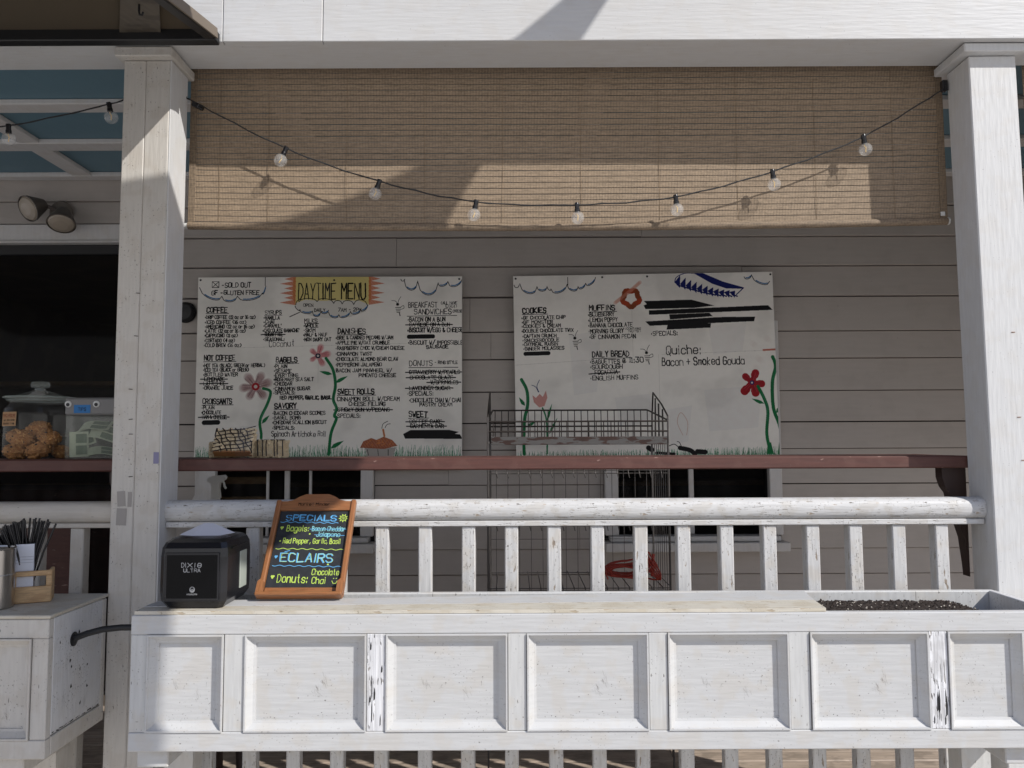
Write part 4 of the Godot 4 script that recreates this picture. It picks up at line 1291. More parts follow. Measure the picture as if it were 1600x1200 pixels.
	# doughnut
	for k in 26:
		var a := TAU * k / 26.0
		var c := Vector2(989, 463) + Vector2(cos(a), sin(a)) * (12.5 + 1.5 * sin(a * 5.0))
		p.line([c, c + Vector2(0.2, 0.2)], 8.0, Color(0.55 + 0.08 * sin(a * 3.0), 0.24, 0.13, 0.85))
	p.line([Vector2(964, 470), Vector2(990, 450), Vector2(1004, 438)], 6.0, Color(0.75, 0.5, 0.42, 0.25))
	# plants
	grass(p, 806, 1224, 716, 16, 1.6)
	p.curve([Vector2(814, 589), Vector2(822, 606), Vector2(823, 628), Vector2(818, 650), Vector2(816, 680), Vector2(816, 705)], 5.0, green)
	leaf(p, Vector2(819, 630), Vector2(810, 617), 3.0, green)
	leaf(p, Vector2(822, 663), Vector2(835, 655), 2.6, green)
	p.fill([Vector2(831, 614), Vector2(836, 618), Vector2(842, 612), Vector2(847, 617), Vector2(852, 607), Vector2(854, 618), Vector2(849, 631), Vector2(841, 633), Vector2(833, 625)], Color(0.72, 0.45, 0.42, 0.85), 0.2)
	p.curve([Vector2(840, 609), Vector2(836, 601), Vector2(830, 598)], 0.9, Color(0.1, 0.16, 0.35))
	p.curve([Vector2(841, 609), Vector2(838, 600), Vector2(842, 590)], 0.9, Color(0.1, 0.16, 0.35))
	p.curve([Vector2(846, 634), Vector2(852, 655), Vector2(852, 705)], 2.4, green)
	leaf(p, Vector2(853, 655), Vector2(861, 628), 2.0, green)
	leaf(p, Vector2(856, 675), Vector2(869, 650), 2.0, green)
	flower(p, Vector2(1175, 600), [Vector2(-10, -10), Vector2(6, -15), Vector2(15, 2), Vector2(5, 16), Vector2(-12, 13)], Color(0.58, 0.07, 0.11), Color(0.12, 0.12, 0.35), 3.4)
	p.curve([Vector2(1184, 606), Vector2(1193, 625), Vector2(1198, 645), Vector2(1195, 680), Vector2(1199, 706)], 5.0, green)
	p.curve([Vector2(1209, 560), Vector2(1213, 575), Vector2(1207, 600), Vector2(1207, 640), Vector2(1216, 670), Vector2(1219, 706)], 5.4, green)
	p.fill([Vector2(1214, 694), Vector2(1220, 682), Vector2(1225, 712), Vector2(1211, 712)], green)
	p.fill([Vector2(1196, 694), Vector2(1201, 694), Vector2(1205, 712), Vector2(1194, 712)], green)
	leaf(p, Vector2(1193, 633), Vector2(1174, 625), 3.0, green)
	leaf(p, Vector2(1211, 648), Vector2(1224, 636), 4.0, green)
	p.line([Vector2(1195, 549), Vector2(1217, 548)], 3.0, Color(0.7, 0.42, 0.36, 0.8))
	for q in [[1178, 538], [1200, 530], [1186, 562], [1180, 575]]:
		p.line([Vector2(q[0], q[1]), Vector2(q[0] + 4, q[1] + 3)], 10.0, Color(0.66, 0.5, 0.5, 0.03))
	# ants
	p.line([Vector2(1059, 700), Vector2(1063, 701)], 7.0, ink)
	p.curve([Vector2(1064, 701), Vector2(1075, 704), Vector2(1082, 710)], 7.0, ink)
	p.line([Vector2(1086, 706), Vector2(1098, 707)], 7.5, ink)
	p.curve([Vector2(1057, 699), Vector2(1050, 694), Vector2(1041, 697)], 1.2, ink)
	p.curve([Vector2(1061, 697), Vector2(1058, 691), Vector2(1055, 690)], 1.0, ink)
	p.line([Vector2(1010, 699), Vector2(1015, 702)], 8.0, ink)
	p.line([Vector2(1022, 707), Vector2(1050, 709)], 4.0, ink)
	p.curve([Vector2(1064, 680), Vector2(1056, 660), Vector2(1062, 645), Vector2(1072, 660), Vector2(1070, 680)], 0.7, Color(0.7, 0.5, 0.4, 0.6))
	var b2 := thing("menu_board", "hand-lettered cookie and bread menu board with blacked-out lines, on the right", "menu board", Vector3(0.626, 1.573, -3.69))
	b2.rotation_degrees.z = 0.75
	part(b2, "backing", box(Vector3(1.214, 0.895, 0.01), 0.001), mats.plastic_white, Vector3(0, 0.458, -0.005))
	part(b2, "printed_face", printed(1.213, 0.8935), print_material(p.im, 0.45), Vector3(0, 0.458, 0.0012))
	for s in [[-0.595, 0.893], [0.597, 0.893], [-0.19, 0.893], [0.02, 0.893]]:
		part(b2, "screw", lathe([Vector2(0, 0.003), Vector2(0.004, 0.0022), Vector2(0.005, 0)], 10), mats.black, Vector3(s[0], s[1], 0.0015), Vector3(90, 0, 0))

# ---------------------------------------------------------------- blind and lights

func blind() -> void:
	hang_blind("tan woven reed roller blind hanging between the two posts", -1.047, 1.414, 2.404)
	hang_blind("added reed blind, out of view right of the right post, blocking the sun", 1.69, 4.1, 1.75)  # added out of view to keep sun off the back wall

func hang_blind(label: String, x0: float, x1: float, low: float) -> void:
	var b := thing("roller_blind", label, "blind", Vector3((x0 + x1) / 2, low, -2.565))
	var y := low + 0.015
	var i := 0
	while y < 2.96:
		var top := minf(y + 0.0168, 2.96)
		var sag := 0.012 * (2.96 - y) / (2.96 - low)
		part(b, "slat", sag_strip(x0 + rng.randf_range(-0.0015, 0.0015), x1 + rng.randf_range(-0.0015, 0.0015), y + rng.randf_range(-0.0003, 0.0003), top, sag, 0.003), mats.weave, Vector3(0, 0, -2.553 + 0.0004 * (i % 2)) - b.position)
		y += 0.0191
		i += 1
	for x in [x0 + 0.006, x1 - 0.006]:
		board(b, "edge_tape", mats.weave_roll, x - 0.011, x + 0.011, low + 0.011, 2.96, 2.5485, 2.5505, 0.0004)
	var cords := [x0 + 0.094]
	for k in 9:
		cords.append(x0 + 0.254 + k * 0.262 * (x1 - x0) / 2.526)
	for x in cords:
		part(b, "warp_cord", tube([Vector3(x, low + 0.013, -2.5502), Vector3(x, 2.96, -2.5502)], 0.0006, 5), plain(lin(0.2, 0.14, 0.085), 0.8), -b.position)
	var line := []
	for k in 25:
		var f := k / 24.0
		line.append(Vector3(lerpf(x0 - 0.003, x1 + 0.003, f), low + 0.0015 + 0.004 * (f - 0.5) - 0.012 * (1.0 - pow(2.0 * f - 1.0, 2.0)), -2.551))
	part(b, "bottom_roll", tube(line, 0.0122, 14), mats.weave_roll, -b.position)
	part(b, "end_cap", run_x(circle(0.0095), x0 - 0.017, x0 - 0.0035), mats.plastic_white, Vector3(0, low - 0.0015, -2.551) - b.position)
	part(b, "end_cap", run_x(circle(0.0128), x1 + 0.0035, x1 + 0.009), mats.plastic_white, Vector3(0, low + 0.0045, -2.551) - b.position)
	part(b, "clip", box(Vector3(0.014, 0.014, 0.004), 0.001), mats.plastic_white, Vector3(x1 - 0.012, low + 0.027, -2.546) - b.position)
	board(b, "head_rail", mats.trim, x0, x1, 2.9615, 2.979, 2.535, 2.573)

# one reed of the blind: a thin strip that hangs a little lower in the middle and is not quite flat
func sag_strip(x0: float, x1: float, y0: float, y1: float, sag: float, thick: float) -> ArrayMesh:
	var st := begin()
	var n := 20
	var ph := y0 * 37.0
	for k in n:
		var c := []
		for f in [float(k) / n, float(k + 1) / n]:
			var dy := -sag * (1.0 - pow(2.0 * f - 1.0, 2.0))
			var z: float = 0.0022 * sin(f * 9.0 + y0 * 11.0) + 0.0004 * sin(f * 31.0 + ph)
			c.append([Vector3(lerpf(x0, x1, f), y0 + dy, z), Vector3(lerpf(x0, x1, f), y1 + dy, z)])
		var t := Vector3(0, 0, thick)
		flat(st, [c[0][0], c[1][0], c[1][1], c[0][1]], Vector3(0, 0, 1))
		flat(st, [c[0][0] - t, c[1][0] - t, c[1][1] - t, c[0][1] - t], Vector3(0, 0, -1))
		flat(st, [c[0][0], c[1][0], c[1][0] - t, c[0][0] - t], Vector3.DOWN)
		flat(st, [c[0][1], c[1][1], c[1][1] - t, c[0][1] - t], Vector3.UP)
	return st.commit()

func circle(r: float) -> Array:
	var out := []
	for k in 14:
		out.append(Vector2(cos(TAU * k / 14), sin(TAU * k / 14)) * r)
	return out

func string_lights() -> void:
	var sets := [
		["black string of clear globe bulbs swagged across the tan blind", [Vector3(-1.044, 2.809, -2.497), Vector3(-1.016, 2.792, -2.497), Vector3(-0.721, 2.639, -2.497), Vector3(-0.421, 2.530, -2.497), Vector3(-0.112, 2.462, -2.497), Vector3(0.209, 2.451, -2.497), Vector3(0.525, 2.476, -2.497), Vector3(0.836, 2.557, -2.497), Vector3(1.131, 2.670, -2.497), Vector3(1.392, 2.824, -2.497)], [2, 3, 4, 5, 6, 7, 8], [-26, -20, -10, 4, 6, 8, 10]],
		["black string of globe bulbs under the shaded ceiling left of the left post", [Vector3(-2.019, 2.705, -2.497), Vector3(-1.805, 2.701, -2.497), Vector3(-1.614, 2.717, -2.497), Vector3(-1.293, 2.787, -2.497), Vector3(-1.182, 2.829, -2.497), Vector3(-1.054, 2.813, -2.497)], [2, 3], [0, 8]],
		["short end of black light string right of the right post", [Vector3(1.392, 2.824, -2.5), Vector3(1.478, 2.828, -2.5), Vector3(1.596, 2.818, -2.5), Vector3(1.872, 2.744, -2.5)], [], []],
	]
	for s in sets:
		var t := thing("string_lights", s[0], "string lights", s[1][0])
		var pts: Array = s[1]
		var fine := []
		for i in pts.size() - 1:
			var p0: Vector3 = pts[maxi(i - 1, 0)]
			var p3: Vector3 = pts[mini(i + 2, pts.size() - 1)]
			for k in 8:
				fine.append(pts[i].cubic_interpolate(pts[i + 1], p0, p3, k / 8.0) + Vector3(0, 0.0015 * sin(i * 7.0 + k * 1.9), 0))
		fine.append(pts[-1])
		var twin := []
		for k in fine.size():
			twin.append(fine[k] + Vector3(0, cos(k * 2.1), sin(k * 2.1)) * 0.0016)
		var st := begin()
		add_tube(st, fine, 0.0022, 7)
		add_tube(st, twin, 0.0018, 6)
		part(t, "cable", st.commit(), mats.rubber, -t.position)
		for k in s[2].size():
			var at: Vector3 = pts[s[2][k]]
			var sock := begin()
			add_lathe(sock, [Vector2(0, 0.006), Vector2(0.0065, 0.006), Vector2(0.0075, 0.002), Vector2(0.0075, -0.012), Vector2(0.0088, -0.014), Vector2(0.0088, -0.024), Vector2(0.0, -0.024)], 14)
			add_box(sock, Vector3(0.014, 0.012, 0.012), 0.002, Transform3D(Basis(), Vector3(0, 0.001, 0)))
			var so := part(t, "socket", sock.commit(), mats.black_plastic, at - t.position, Vector3(6, 0, s[3][k]))
			var prof := [Vector2(0.0072, 0.0225)]
			for q in 15:
				var a := PI * 0.12 + PI * 0.88 * q / 14.0
				prof.append(Vector2(sin(a) * 0.0208, cos(a) * 0.0208))
			part(so, "bulb", lathe(prof, 24), mats.bulb, Vector3(0, -0.0415, 0))
			var fil := begin()
			add_tube(fil, [Vector3(-0.002, 0.016, 0), Vector3(-0.001, 0.008, 0)], 0.0014, 6)
			add_tube(fil, [Vector3(0.002, 0.008, 0), Vector3(-0.001, -0.009, 0.001)], 0.0016, 6)
			part(so, "filament", fil.commit(), mats.filament, Vector3(0, -0.0415, 0))
	var clip := thing("cable_clip", "small black cable clip on the inside of the right post", "clip", Vector3(1.396, 2.823, -2.5))
	part(clip, "body", box(Vector3(0.018, 0.036, 0.02), 0.003), mats.black_plastic, Vector3(0.002, 0.014, 0))
	part(clip, "loop", tube([Vector3(-0.006, 0.004, 0.01), Vector3(-0.01, -0.006, 0.01), Vector3(0.0, -0.01, 0.01)], 0.002, 6), mats.black_plastic)
	var plug := thing("cable_plug", "black cable connector in front of the blind's upper left corner", "plug", Vector3(-1.013, 2.783, -2.497))
	part(plug, "body", box(Vector3(0.026, 0.016, 0.016), 0.003), mats.black_plastic, Vector3.ZERO, Vector3(0, 0, -28))
	part(plug, "collar", lathe([Vector2(0, 0.012), Vector2(0.007, 0.012), Vector2(0.008, 0.0), Vector2(0, 0)], 10), mats.black_plastic, Vector3(0.012, -0.007, 0), Vector3(0, 0, -118))

# ---------------------------------------------------------------- rack

func rack() -> void:
	var r := thing("wire_rack", "tall rusty wire bread rack standing behind the ledge", "rack", Vector3(0.24, 0.503, -3.12))
	var xl := -0.09
	var xr := 0.575
	var df := 2.95
	var db := 3.3
	var wires := func(list: Array, rad: float) -> ArrayMesh:
		var st := begin()
		for w in list:
			var pts := []
			for q in w:
				pts.append(Vector3(q[0], q[1], -q[2]) - r.position)
			add_tube(st, pts, rad, 5)
		return st.commit()
	# four uprights
	for x in [xl, xr]:
		part(r, "upright", wires.call([[[x, 0.504, df], [x, 1.79, df]]], 0.0036), mats.wire)
		part(r, "upright", wires.call([[[x, 0.504, db], [x, 1.69, db]]], 0.0036), mats.wire)
		var list := []
		for k in 8:
			var d := df + 0.02 + (db - df - 0.04) * k / 7.0
			list.append([[x, 0.56, d], [x, 1.69, d]])
		for y in [0.56, 0.87, 1.17, 1.4, 1.6]:
			list.append([[x, y, df], [x, y, db]])
		var side := part(r, "side_wires", wires.call(list, 0.0015), mats.wire)
		side.set_meta("kind", "stuff")
		part(r, "peak_frame", wires.call([[[x, 1.69, db - 0.01], [x, 1.8, db - 0.02], [x, 1.895, db - 0.05], [x, 1.84, df + 0.12], [x, 1.79, df], [x, 1.69, df]], [[x, 1.7, db - 0.09], [x, 1.87, db - 0.1]], [[x, 1.7, df + 0.1], [x, 1.82, df + 0.1]], [[x, 1.7, df + 0.18], [x, 1.845, df + 0.18]]], 0.0034), mats.wire_dark)
	# back wires
	var back := []
	for k in 14:
		var x := xl + (xr - xl) * (k + 0.5) / 14.0
		back.append([[x, 0.56, db], [x, 1.6, db]])
	for y in [0.56, 0.87, 1.3, 1.6]:
		back.append([[xl, y, db], [xr, y, db]])
	part(r, "back_wires", wires.call(back, 0.0013), mats.wire).set_meta("kind", "stuff")
	# top basket
	var top := []
	for k in 24:
		var x := xl + 0.02 + (xr - xl - 0.04) * k / 23.0
		top.append([[x, 1.775, df], [x, 1.7, df]])
		top.append([[x, 1.828, db - 0.02], [x, 1.71, db - 0.03], [x, 1.7, df]])
	part(r, "basket_wires", wires.call(top, 0.0019), mats.wire_dark).set_meta("kind", "stuff")
	part(r, "basket_rim", wires.call([[[xl, 1.772, df], [xr, 1.772, df]], [[xl, 1.735, df], [xr, 1.735, df]], [[xl + 0.01, 1.826, db - 0.02], [xr - 0.02, 1.826, db - 0.02]], [[xl, 1.76, db - 0.02], [xr, 1.76, db - 0.02]], [[xl, 1.775, df], [xl + 0.01, 1.826, db - 0.02]], [[xr, 1.775, df], [xr - 0.02, 1.826, db - 0.02]]], 0.0034), mats.wire_dark)
	board(r, "price_strip", mats.rust_steel, xl + 0.012, xr - 0.005, 1.686, 1.716, 2.941, 2.945, 0.001)
	# lower shelves of wire with hooked ends
	for y in [1.592, 1.4, 1.165, 0.86]:
		var sh := [[[xl, y, df], [xr, y, df]], [[xl, y, db], [xr, y, db]], [[xl, y - 0.012, df + 0.02], [xr, y - 0.012, df + 0.02]]]
		for k in 16:
			var x := xl + 0.03 + (xr - xl - 0.06) * k / 15.0
			sh.append([[x, y + 0.004, db], [x, y + 0.004, df], [x + 0.002, y - 0.012, df - 0.004], [x + 0.006, y - 0.028, df - 0.002]])
		part(r, "shelf", wires.call(sh, 0.0018), mats.wire)
	# orange extension cord coiled on the shelf
	var pts := []
	for k in 240:
		var t := k / 24.0
		var a := t * TAU
		var w := 0.085 + 0.012 * sin(t * 2.3)
		var hgt := 0.026 + 0.008 * cos(t * 3.1)
		pts.append(Vector3(0.45 + cos(a) * w + 0.008 * sin(t * 5.0), 1.203 + sin(a) * hgt * 0.9 + 0.18 * maxf(0.0, cos(a)) * 0.12, -3.12 + 0.05 * sin(t * 1.7)))
	var st := begin()
	add_tube(st, pts, 0.003, 7)
	for q in 5:
		var o := 0.009 * q
		add_tube(st, [Vector3(0.475 + o, 1.26 + o * 0.6, -3.05), Vector3(0.50 + o, 1.225 + o * 0.5, -3.045), Vector3(0.535 + o * 0.6, 1.188 + o * 0.3, -3.045), Vector3(0.55 + o * 0.2, 1.178, -3.05), Vector3(0.53, 1.175, -3.07), Vector3(0.49, 1.182, -3.09)], 0.003, 7)
	add_tube(st, [Vector3(0.36, 1.178, -3.06), Vector3(0.35, 1.2, -3.055), Vector3(0.37, 1.222, -3.05), Vector3(0.41, 1.228, -3.05), Vector3(0.46, 1.22, -3.05)], 0.003, 7)
	add_tube(st, [Vector3(0.525, 1.19, -3.05), Vector3(0.527, 1.24, -3.055), Vector3(0.533, 1.272, -3.06)], 0.006, 7)
	tag(part(self, "extension_cord", st.commit(), mats.cord), "coiled orange-red extension cord on the wire rack's lower shelf", "cord")

# ---------------------------------------------------------------- things on the planters

func on_planter() -> void:
	# napkin dispenser
	var n := thing("napkin_dispenser", "black plastic napkin dispenser at the left end of the planter lid", "napkin dispenser", Vector3(-0.824, 1.2755, -2.18))
	var st := begin()
	var sec := [[0.0, 0.076, 0.0], [0.0, 0.082, 0.012], [0.0, 0.087, 0.03], [0.0, 0.087, 0.155], [0.0, 0.08, 0.172]]
	var z0 := 0.1
	var ring := func(y: float, w: float, zf: float, zb: float) -> Array:
		var c := 0.012
		return [Vector3(-w + c, y, zf), Vector3(w - c, y, zf), Vector3(w, y, zf - c), Vector3(w, y, zb + c), Vector3(w - c, y, zb), Vector3(-w + c, y, zb), Vector3(-w, y, zb + c), Vector3(-w, y, zf - c)]
	var rings := [ring.call(0.0, 0.072, z0 - 0.012, -z0 + 0.006), ring.call(0.018, 0.0845, z0 - 0.002, -z0), ring.call(0.04, 0.0865, z0, -z0), ring.call(0.13, 0.0865, z0 - 0.001, -z0), ring.call(0.152, 0.0845, z0 - 0.003, -z0), ring.call(0.166, 0.079, z0 - 0.012, -z0 + 0.006), ring.call(0.174, 0.071, z0 - 0.03, -z0 + 0.02), ring.call(0.1775, 0.06, z0 - 0.055, -z0 + 0.04)]
	for i in rings.size() - 1:
		for k in 8:
			var k2 := (k + 1) % 8
			var mid: Vector3 = (rings[i][k] + rings[i][k2]) / 2
			flat(st, [rings[i][k], rings[i][k2], rings[i + 1][k2], rings[i + 1][k]], Vector3(mid.x, 0.15 if i > 3 else 0.0, mid.z))
	flat(st, rings[0], Vector3.DOWN)
	flat(st, rings[-1], Vector3.UP)
	part(n, "case", st.commit(), mats.black_plastic)
	var im := Image.create_empty(512, 400, false, Image.FORMAT_RGB8)
	im.fill(Color(0.02, 0.02, 0.024))
	var p := Pen.new()
	p.rng.seed = 2
	p.im = im
	p.k = 1.0
	var silver := Color(0.62, 0.62, 0.62)
	p.text("DI", 150, 206, 112, 40, 8.0, silver, FONT, 0.0, 0.0)
	p.text("XI", 208, 308, 112, 38, 7.0, silver, FONT, 0.0, 0.0)
	p.text("e", 312, 362, 113, 56, 9.0, silver, FONT, 0.0, 0.0)
	p.text("ULTRA", 172, 350, 156, 30, 7.0, silver, FONT, 0.0, 0.0)
	p.line([Vector2(262, 318), Vector2(263, 318)], 54.0, silver)
	p.line([Vector2(262, 312), Vector2(263, 312)], 30.0, Color(0.05, 0.05, 0.055))
	p.line([Vector2(250, 330), Vector2(262, 312), Vector2(276, 330)], 7.0, silver)
	p.text("easynapone", 208, 316, 366, 16, 4.0, Color(0.5, 0.5, 0.5), FONT, 0.0, 0.0)
	board(n, "front_plate", mats.black_gloss, -0.824 - 0.069, -0.824 + 0.069, 1.2755 + 0.022, 1.2755 + 0.142, 2.0775, 2.082, 0.003)
	part(n, "front_print", printed(0.13, 0.11), print_material(im, 0.16), Vector3(0, 0.081, 0.1028))
	part(n, "side_window", box(Vector3(0.003, 0.098, 0.052), 0.0008), plain(lin(0.38, 0.41, 0.36), 0.25), Vector3(0.0868, 0.082, -0.03))
	part(n, "side_ridge", box(Vector3(0.003, 0.004, 0.13), 0.001), mats.black_plastic, Vector3(0.087, 0.148, -0.01))
	var nap := begin()
	var tip := [Vector3(-0.072, 0.1775, 0.012), Vector3(-0.012, 0.207, -0.004), Vector3(0.012, 0.206, -0.008), Vector3(0.075, 0.182, 0.004), Vector3(0.04, 0.1768, 0.034), Vector3(-0.03, 0.1768, 0.036)]
	flat(nap, [tip[0], tip[1], tip[5]], Vector3(0, 0.4, 1))
	flat(nap, [tip[1], tip[2], tip[4], tip[5]], Vector3(0, 0.5, 1))
	flat(nap, [tip[2], tip[3], tip[4]], Vector3(0, 0.5, 1))
	flat(nap, [tip[0], tip[1], tip[2], tip[3]], Vector3(0, 0.4, -1))
	flat(nap, [tip[0], tip[3], tip[4], tip[5]], Vector3.DOWN)
	tag(part(self, "paper_napkin", nap.commit(), mats.paper, n.position), "folded white paper napkin poking out of the black dispenser", "napkin")

	# specials chalkboard, leaning back on the rail
	var c := thing("specials_board", "small wood-framed chalkboard of specials leaning on the railing", "chalkboard", Vector3(-0.575, 1.279, -2.19))
	c.rotation_degrees.x = -36.0
	var W := 0.2285
	var top_rail := [Vector2(-W / 2 + 0.012, 0.272)]
	for k in 13:
		var f := k / 12.0
		var x := lerpf(-W / 2 + 0.012, W / 2 - 0.012, f)
		var y := 0.302 + 0.024 * smoothstep(0.1, 0.34, f) * smoothstep(0.9, 0.66, f)
		top_rail.append(Vector2(x, y))
	top_rail.append(Vector2(W / 2 - 0.012, 0.272))
	part(c, "top_rail", plate(top_rail, 0.012), mats.oak, Vector3.ZERO)
	for s in [-1.0, 1.0]:
		part(c, "side_rail", box(Vector3(0.014, 0.3, 0.02), 0.003), mats.oak_up, Vector3(s * (W / 2 - 0.005), 0.155, 0.002))
		part(c, "foot_block", plate([Vector2(-0.009, 0), Vector2(0.009, 0), Vector2(0.009, 0.034), Vector2(0.0, 0.044), Vector2(-0.009, 0.036)], 0.012), mats.oak_up, Vector3(s * (W / 2 - 0.006), 0.004, 0.018))
	part(c, "bottom_rail", box(Vector3(W - 0.026, 0.024, 0.014), 0.003), mats.oak, Vector3(0, 0.018, 0.0))
	part(c, "chalk_tray", box(Vector3(W + 0.004, 0.01, 0.03), 0.004), mats.oak, Vector3(0, 0.001, 0.018))
	part(c, "back_panel", box(Vector3(W - 0.026, 0.25, 0.006), 0.0), mats.black, Vector3(0, 0.148, -0.004))
	p = Pen.new()
	p.rng.seed = 12
	p.k = 6.0
	p.im = Image.create_empty(660, 786, false, Image.FORMAT_RGB8)
	var dust := noise_bytes(77, 0.01, 660, 786, 660)
	for y in 786:
		for x in 660:
			var f := 0.17 + 0.04 * (dust[mini(y, 659) * 660 + x] / 255.0)
			p.im.set_pixel(x, y, Color(f * 0.96, f, f * 1.06))
	var blue := Color(0.36, 0.62, 0.8)
	var lime := Color(0.68, 0.78, 0.34)
	var pale := Color(0.5, 0.74, 0.76)
	var bold := func(s: String, x0: float, x1: float, base: float, h: float, w: float, col: Color) -> void:
		p.text(s, x0, x1, base, h, w, col, FONT, 0.02, 0.03)
	bold.call("SPECIALS", 11, 93, 16.5, 9.5, 2.0, blue)
	bold.call("SPECIALS", 12.4, 94.4, 16.5, 9.5, 0.6, Color(0.14, 0.26, 0.36))
	var wave := func(x0: float, x1: float, y: float, col: Color) -> void:
		var pts := []
		for k in 60:
			var f := k / 59.0
			pts.append(Vector2(lerpf(x0, x1, f), y + 0.9 * sin(f * 44.0) + 2.5 * f))
		p.line(pts, 1.0, col)
	var heart := func(q: Vector2, s: float, col: Color) -> void:
		p.line([q + Vector2(-s * 0.5, 0), q + Vector2(-s * 0.4, 0)], s * 1.1, col)
		p.line([q + Vector2(s * 0.4, 0), q + Vector2(s * 0.5, 0)], s * 1.1, col)
		p.fill([q + Vector2(-s, 0.2 * s), q + Vector2(s, 0.2 * s), q + Vector2(0, s * 1.7)], col)
	wave.call(3, 94, 19.5, blue)
	for k in 9:
		var a := TAU * k / 9.0
		var o := Vector2(101, 13)
		p.line([o + Vector2(cos(a), sin(a)) * 3.6, o + Vector2(cos(a + 0.2), sin(a + 0.2)) * 7.0, o + Vector2(cos(a + 0.7), sin(a + 0.7)) * 3.6], 1.0, lime)
	p.line([Vector2(99, 13), Vector2(101, 11), Vector2(103, 13), Vector2(101, 15), Vector2(100, 13)], 0.9, lime)
	heart.call(Vector2(7, 29), 2.6, lime)
	bold.call("Bagels:", 15, 51, 35.5, 10.0, 1.25, lime)
	bold.call("Bacon Cheddar", 55, 108, 35.5, 8.0, 0.95, pale)
	p.line([Vector2(51, 32.5), Vector2(108, 33)], 0.9, blue)
	bold.call("Jalapeno", 63, 101, 45.5, 8.0, 0.95, pale)
	p.line([Vector2(60, 42.5), Vector2(107, 44)], 0.9, blue)
	p.line([Vector2(52, 41), Vector2(52.3, 41)], 2.4, lime)
	p.line([Vector2(8, 53), Vector2(8.3, 53)], 2.4, lime)
	bold.call("Red Pepper, Garlic, Basil", 13, 103, 56.5, 8.5, 1.1, lime)
	wave.call(4, 108, 66, lime)
	heart.call(Vector2(7, 79), 2.4, blue)
	bold.call("ECLAIRS", 14, 97, 88, 14.0, 2.2, blue)
	bold.call("ECLAIRS", 15.4, 98.4, 88, 14.0, 0.6, Color(0.7, 0.85, 0.5))
	p.line([Vector2(19, 71.5), Vector2(26, 69.5)], 1.3, blue)
	wave.call(4, 108, 94.5, blue)
	p.line([Vector2(88, 93), Vector2(88.3, 93)], 2.6, lime)
	bold.call("Chocolate", 66, 108, 110, 9.5, 1.15, lime)
	bold.call("Chai", 68, 90, 124, 10.0, 1.2, lime)
	bold.call("Donuts:", 16, 63, 122, 13.0, 1.4, lime)
	heart.call(Vector2(8, 112), 2.8, lime)
	p.line([Vector2(98, 120), Vector2(100, 124), Vector2(104, 124), Vector2(106, 120)], 1.0, lime)
	p.line([Vector2(100, 116), Vector2(100.2, 116)], 1.5, lime)
	p.line([Vector2(104, 116), Vector2(104.2, 116)], 1.5, lime)
	part(c, "chalk_surface", printed(W - 0.027, 0.2415), print_material(p.im, 0.6), Vector3(0, 0.1515, 0.0003))
	# maker's name on the top rail
	var script := Image.create_empty(420, 70, false, Image.FORMAT_RGBA8)
	script.fill(Color(0.1, 0.04, 0.02, 0.0))
	p = Pen.new()
	p.k = 1.0
	p.im = script
	p.rng.seed = 4
	p.text("Market Minder", 12, 404, 52, 40, 5.5, Color(0.1, 0.05, 0.03), FONT, 0.01, 0.02)
	var sm := print_material(script, 0.4)
	sm.transparency = BaseMaterial3D.TRANSPARENCY_ALPHA_SCISSOR
	sm.alpha_scissor_threshold = 0.5
	part(c, "name_print", printed(0.1, 0.0165), sm, Vector3(-0.004, 0.2915, 0.0066))

	# things on the left planter
	var cup := thing("metal_cup", "tall brushed metal cup cut off by the left edge, on the left planter", "cup", Vector3(-1.392, 1.261, -2.17))
	part(cup, "body", lathe([Vector2(0, 0.0), Vector2(0.047, 0.0), Vector2(0.05, 0.004), Vector2(0.05, 0.155), Vector2(0.0515, 0.158), Vector2(0.0495, 0.16), Vector2(0.048, 0.156), Vector2(0.048, 0.006), Vector2(0, 0.006)], 40), plain(lin(0.45, 0.42, 0.38), 0.28, 1.0))
	part(cup, "band", lathe([Vector2(0.0503, 0.088), Vector2(0.0508, 0.0885), Vector2(0.0508, 0.0905), Vector2(0.0503, 0.091)], 40), mats.zinc)
	var caddy := thing("wooden_caddy", "small plywood caddy with a slot handle beside the metal cup", "caddy", Vector3(-1.345, 1.261, -2.27))
	part(caddy, "front_rail", box(Vector3(0.1, 0.014, 0.012), 0.002), mats.pine, Vector3(0, 0.08, 0.036))
	part(caddy, "front_panel", box(Vector3(0.1, 0.044, 0.012), 0.002), mats.pine, Vector3(0, 0.0225, 0.036))
	for s in [-1.0, 1.0]:
		part(caddy, "front_stile", box(Vector3(0.014, 0.028, 0.012), 0.001), mats.pine, Vector3(s * 0.043, 0.059, 0.036))
		part(caddy, "side_panel", box(Vector3(0.01, 0.087, 0.058), 0.002), mats.pine, Vector3(s * 0.045, 0.0436, 0.0))
	part(caddy, "base_panel", box(Vector3(0.078, 0.008, 0.056), 0.001), mats.pine, Vector3(0, 0.0045, 0.0))
	caddy.rotation_degrees.y = 24.0
	var carton := thing("straw_carton", "white paper carton of straws standing in the plywood caddy", "carton", Vector3(-1.362, 1.271, -2.258))
	carton.rotation_degrees.y = 24.0
	var ct := begin()
	for s in [[0.0, 0.026, 0.048, 0.002], [0.0, -0.018, 0.048, 0.002]]:
		add_box(ct, Vector3(s[2], 0.15, s[3]), 0.0005, Transform3D(Basis(), Vector3(0, 0.0755, s[1])))
	for s in [-1.0, 1.0]:
		add_box(ct, Vector3(0.002, 0.15, 0.042), 0.0005, Transform3D(Basis(), Vector3(s * 0.023, 0.0755, 0.004)))
	part(carton, "sleeve", ct.commit(), mats.paper_blue)
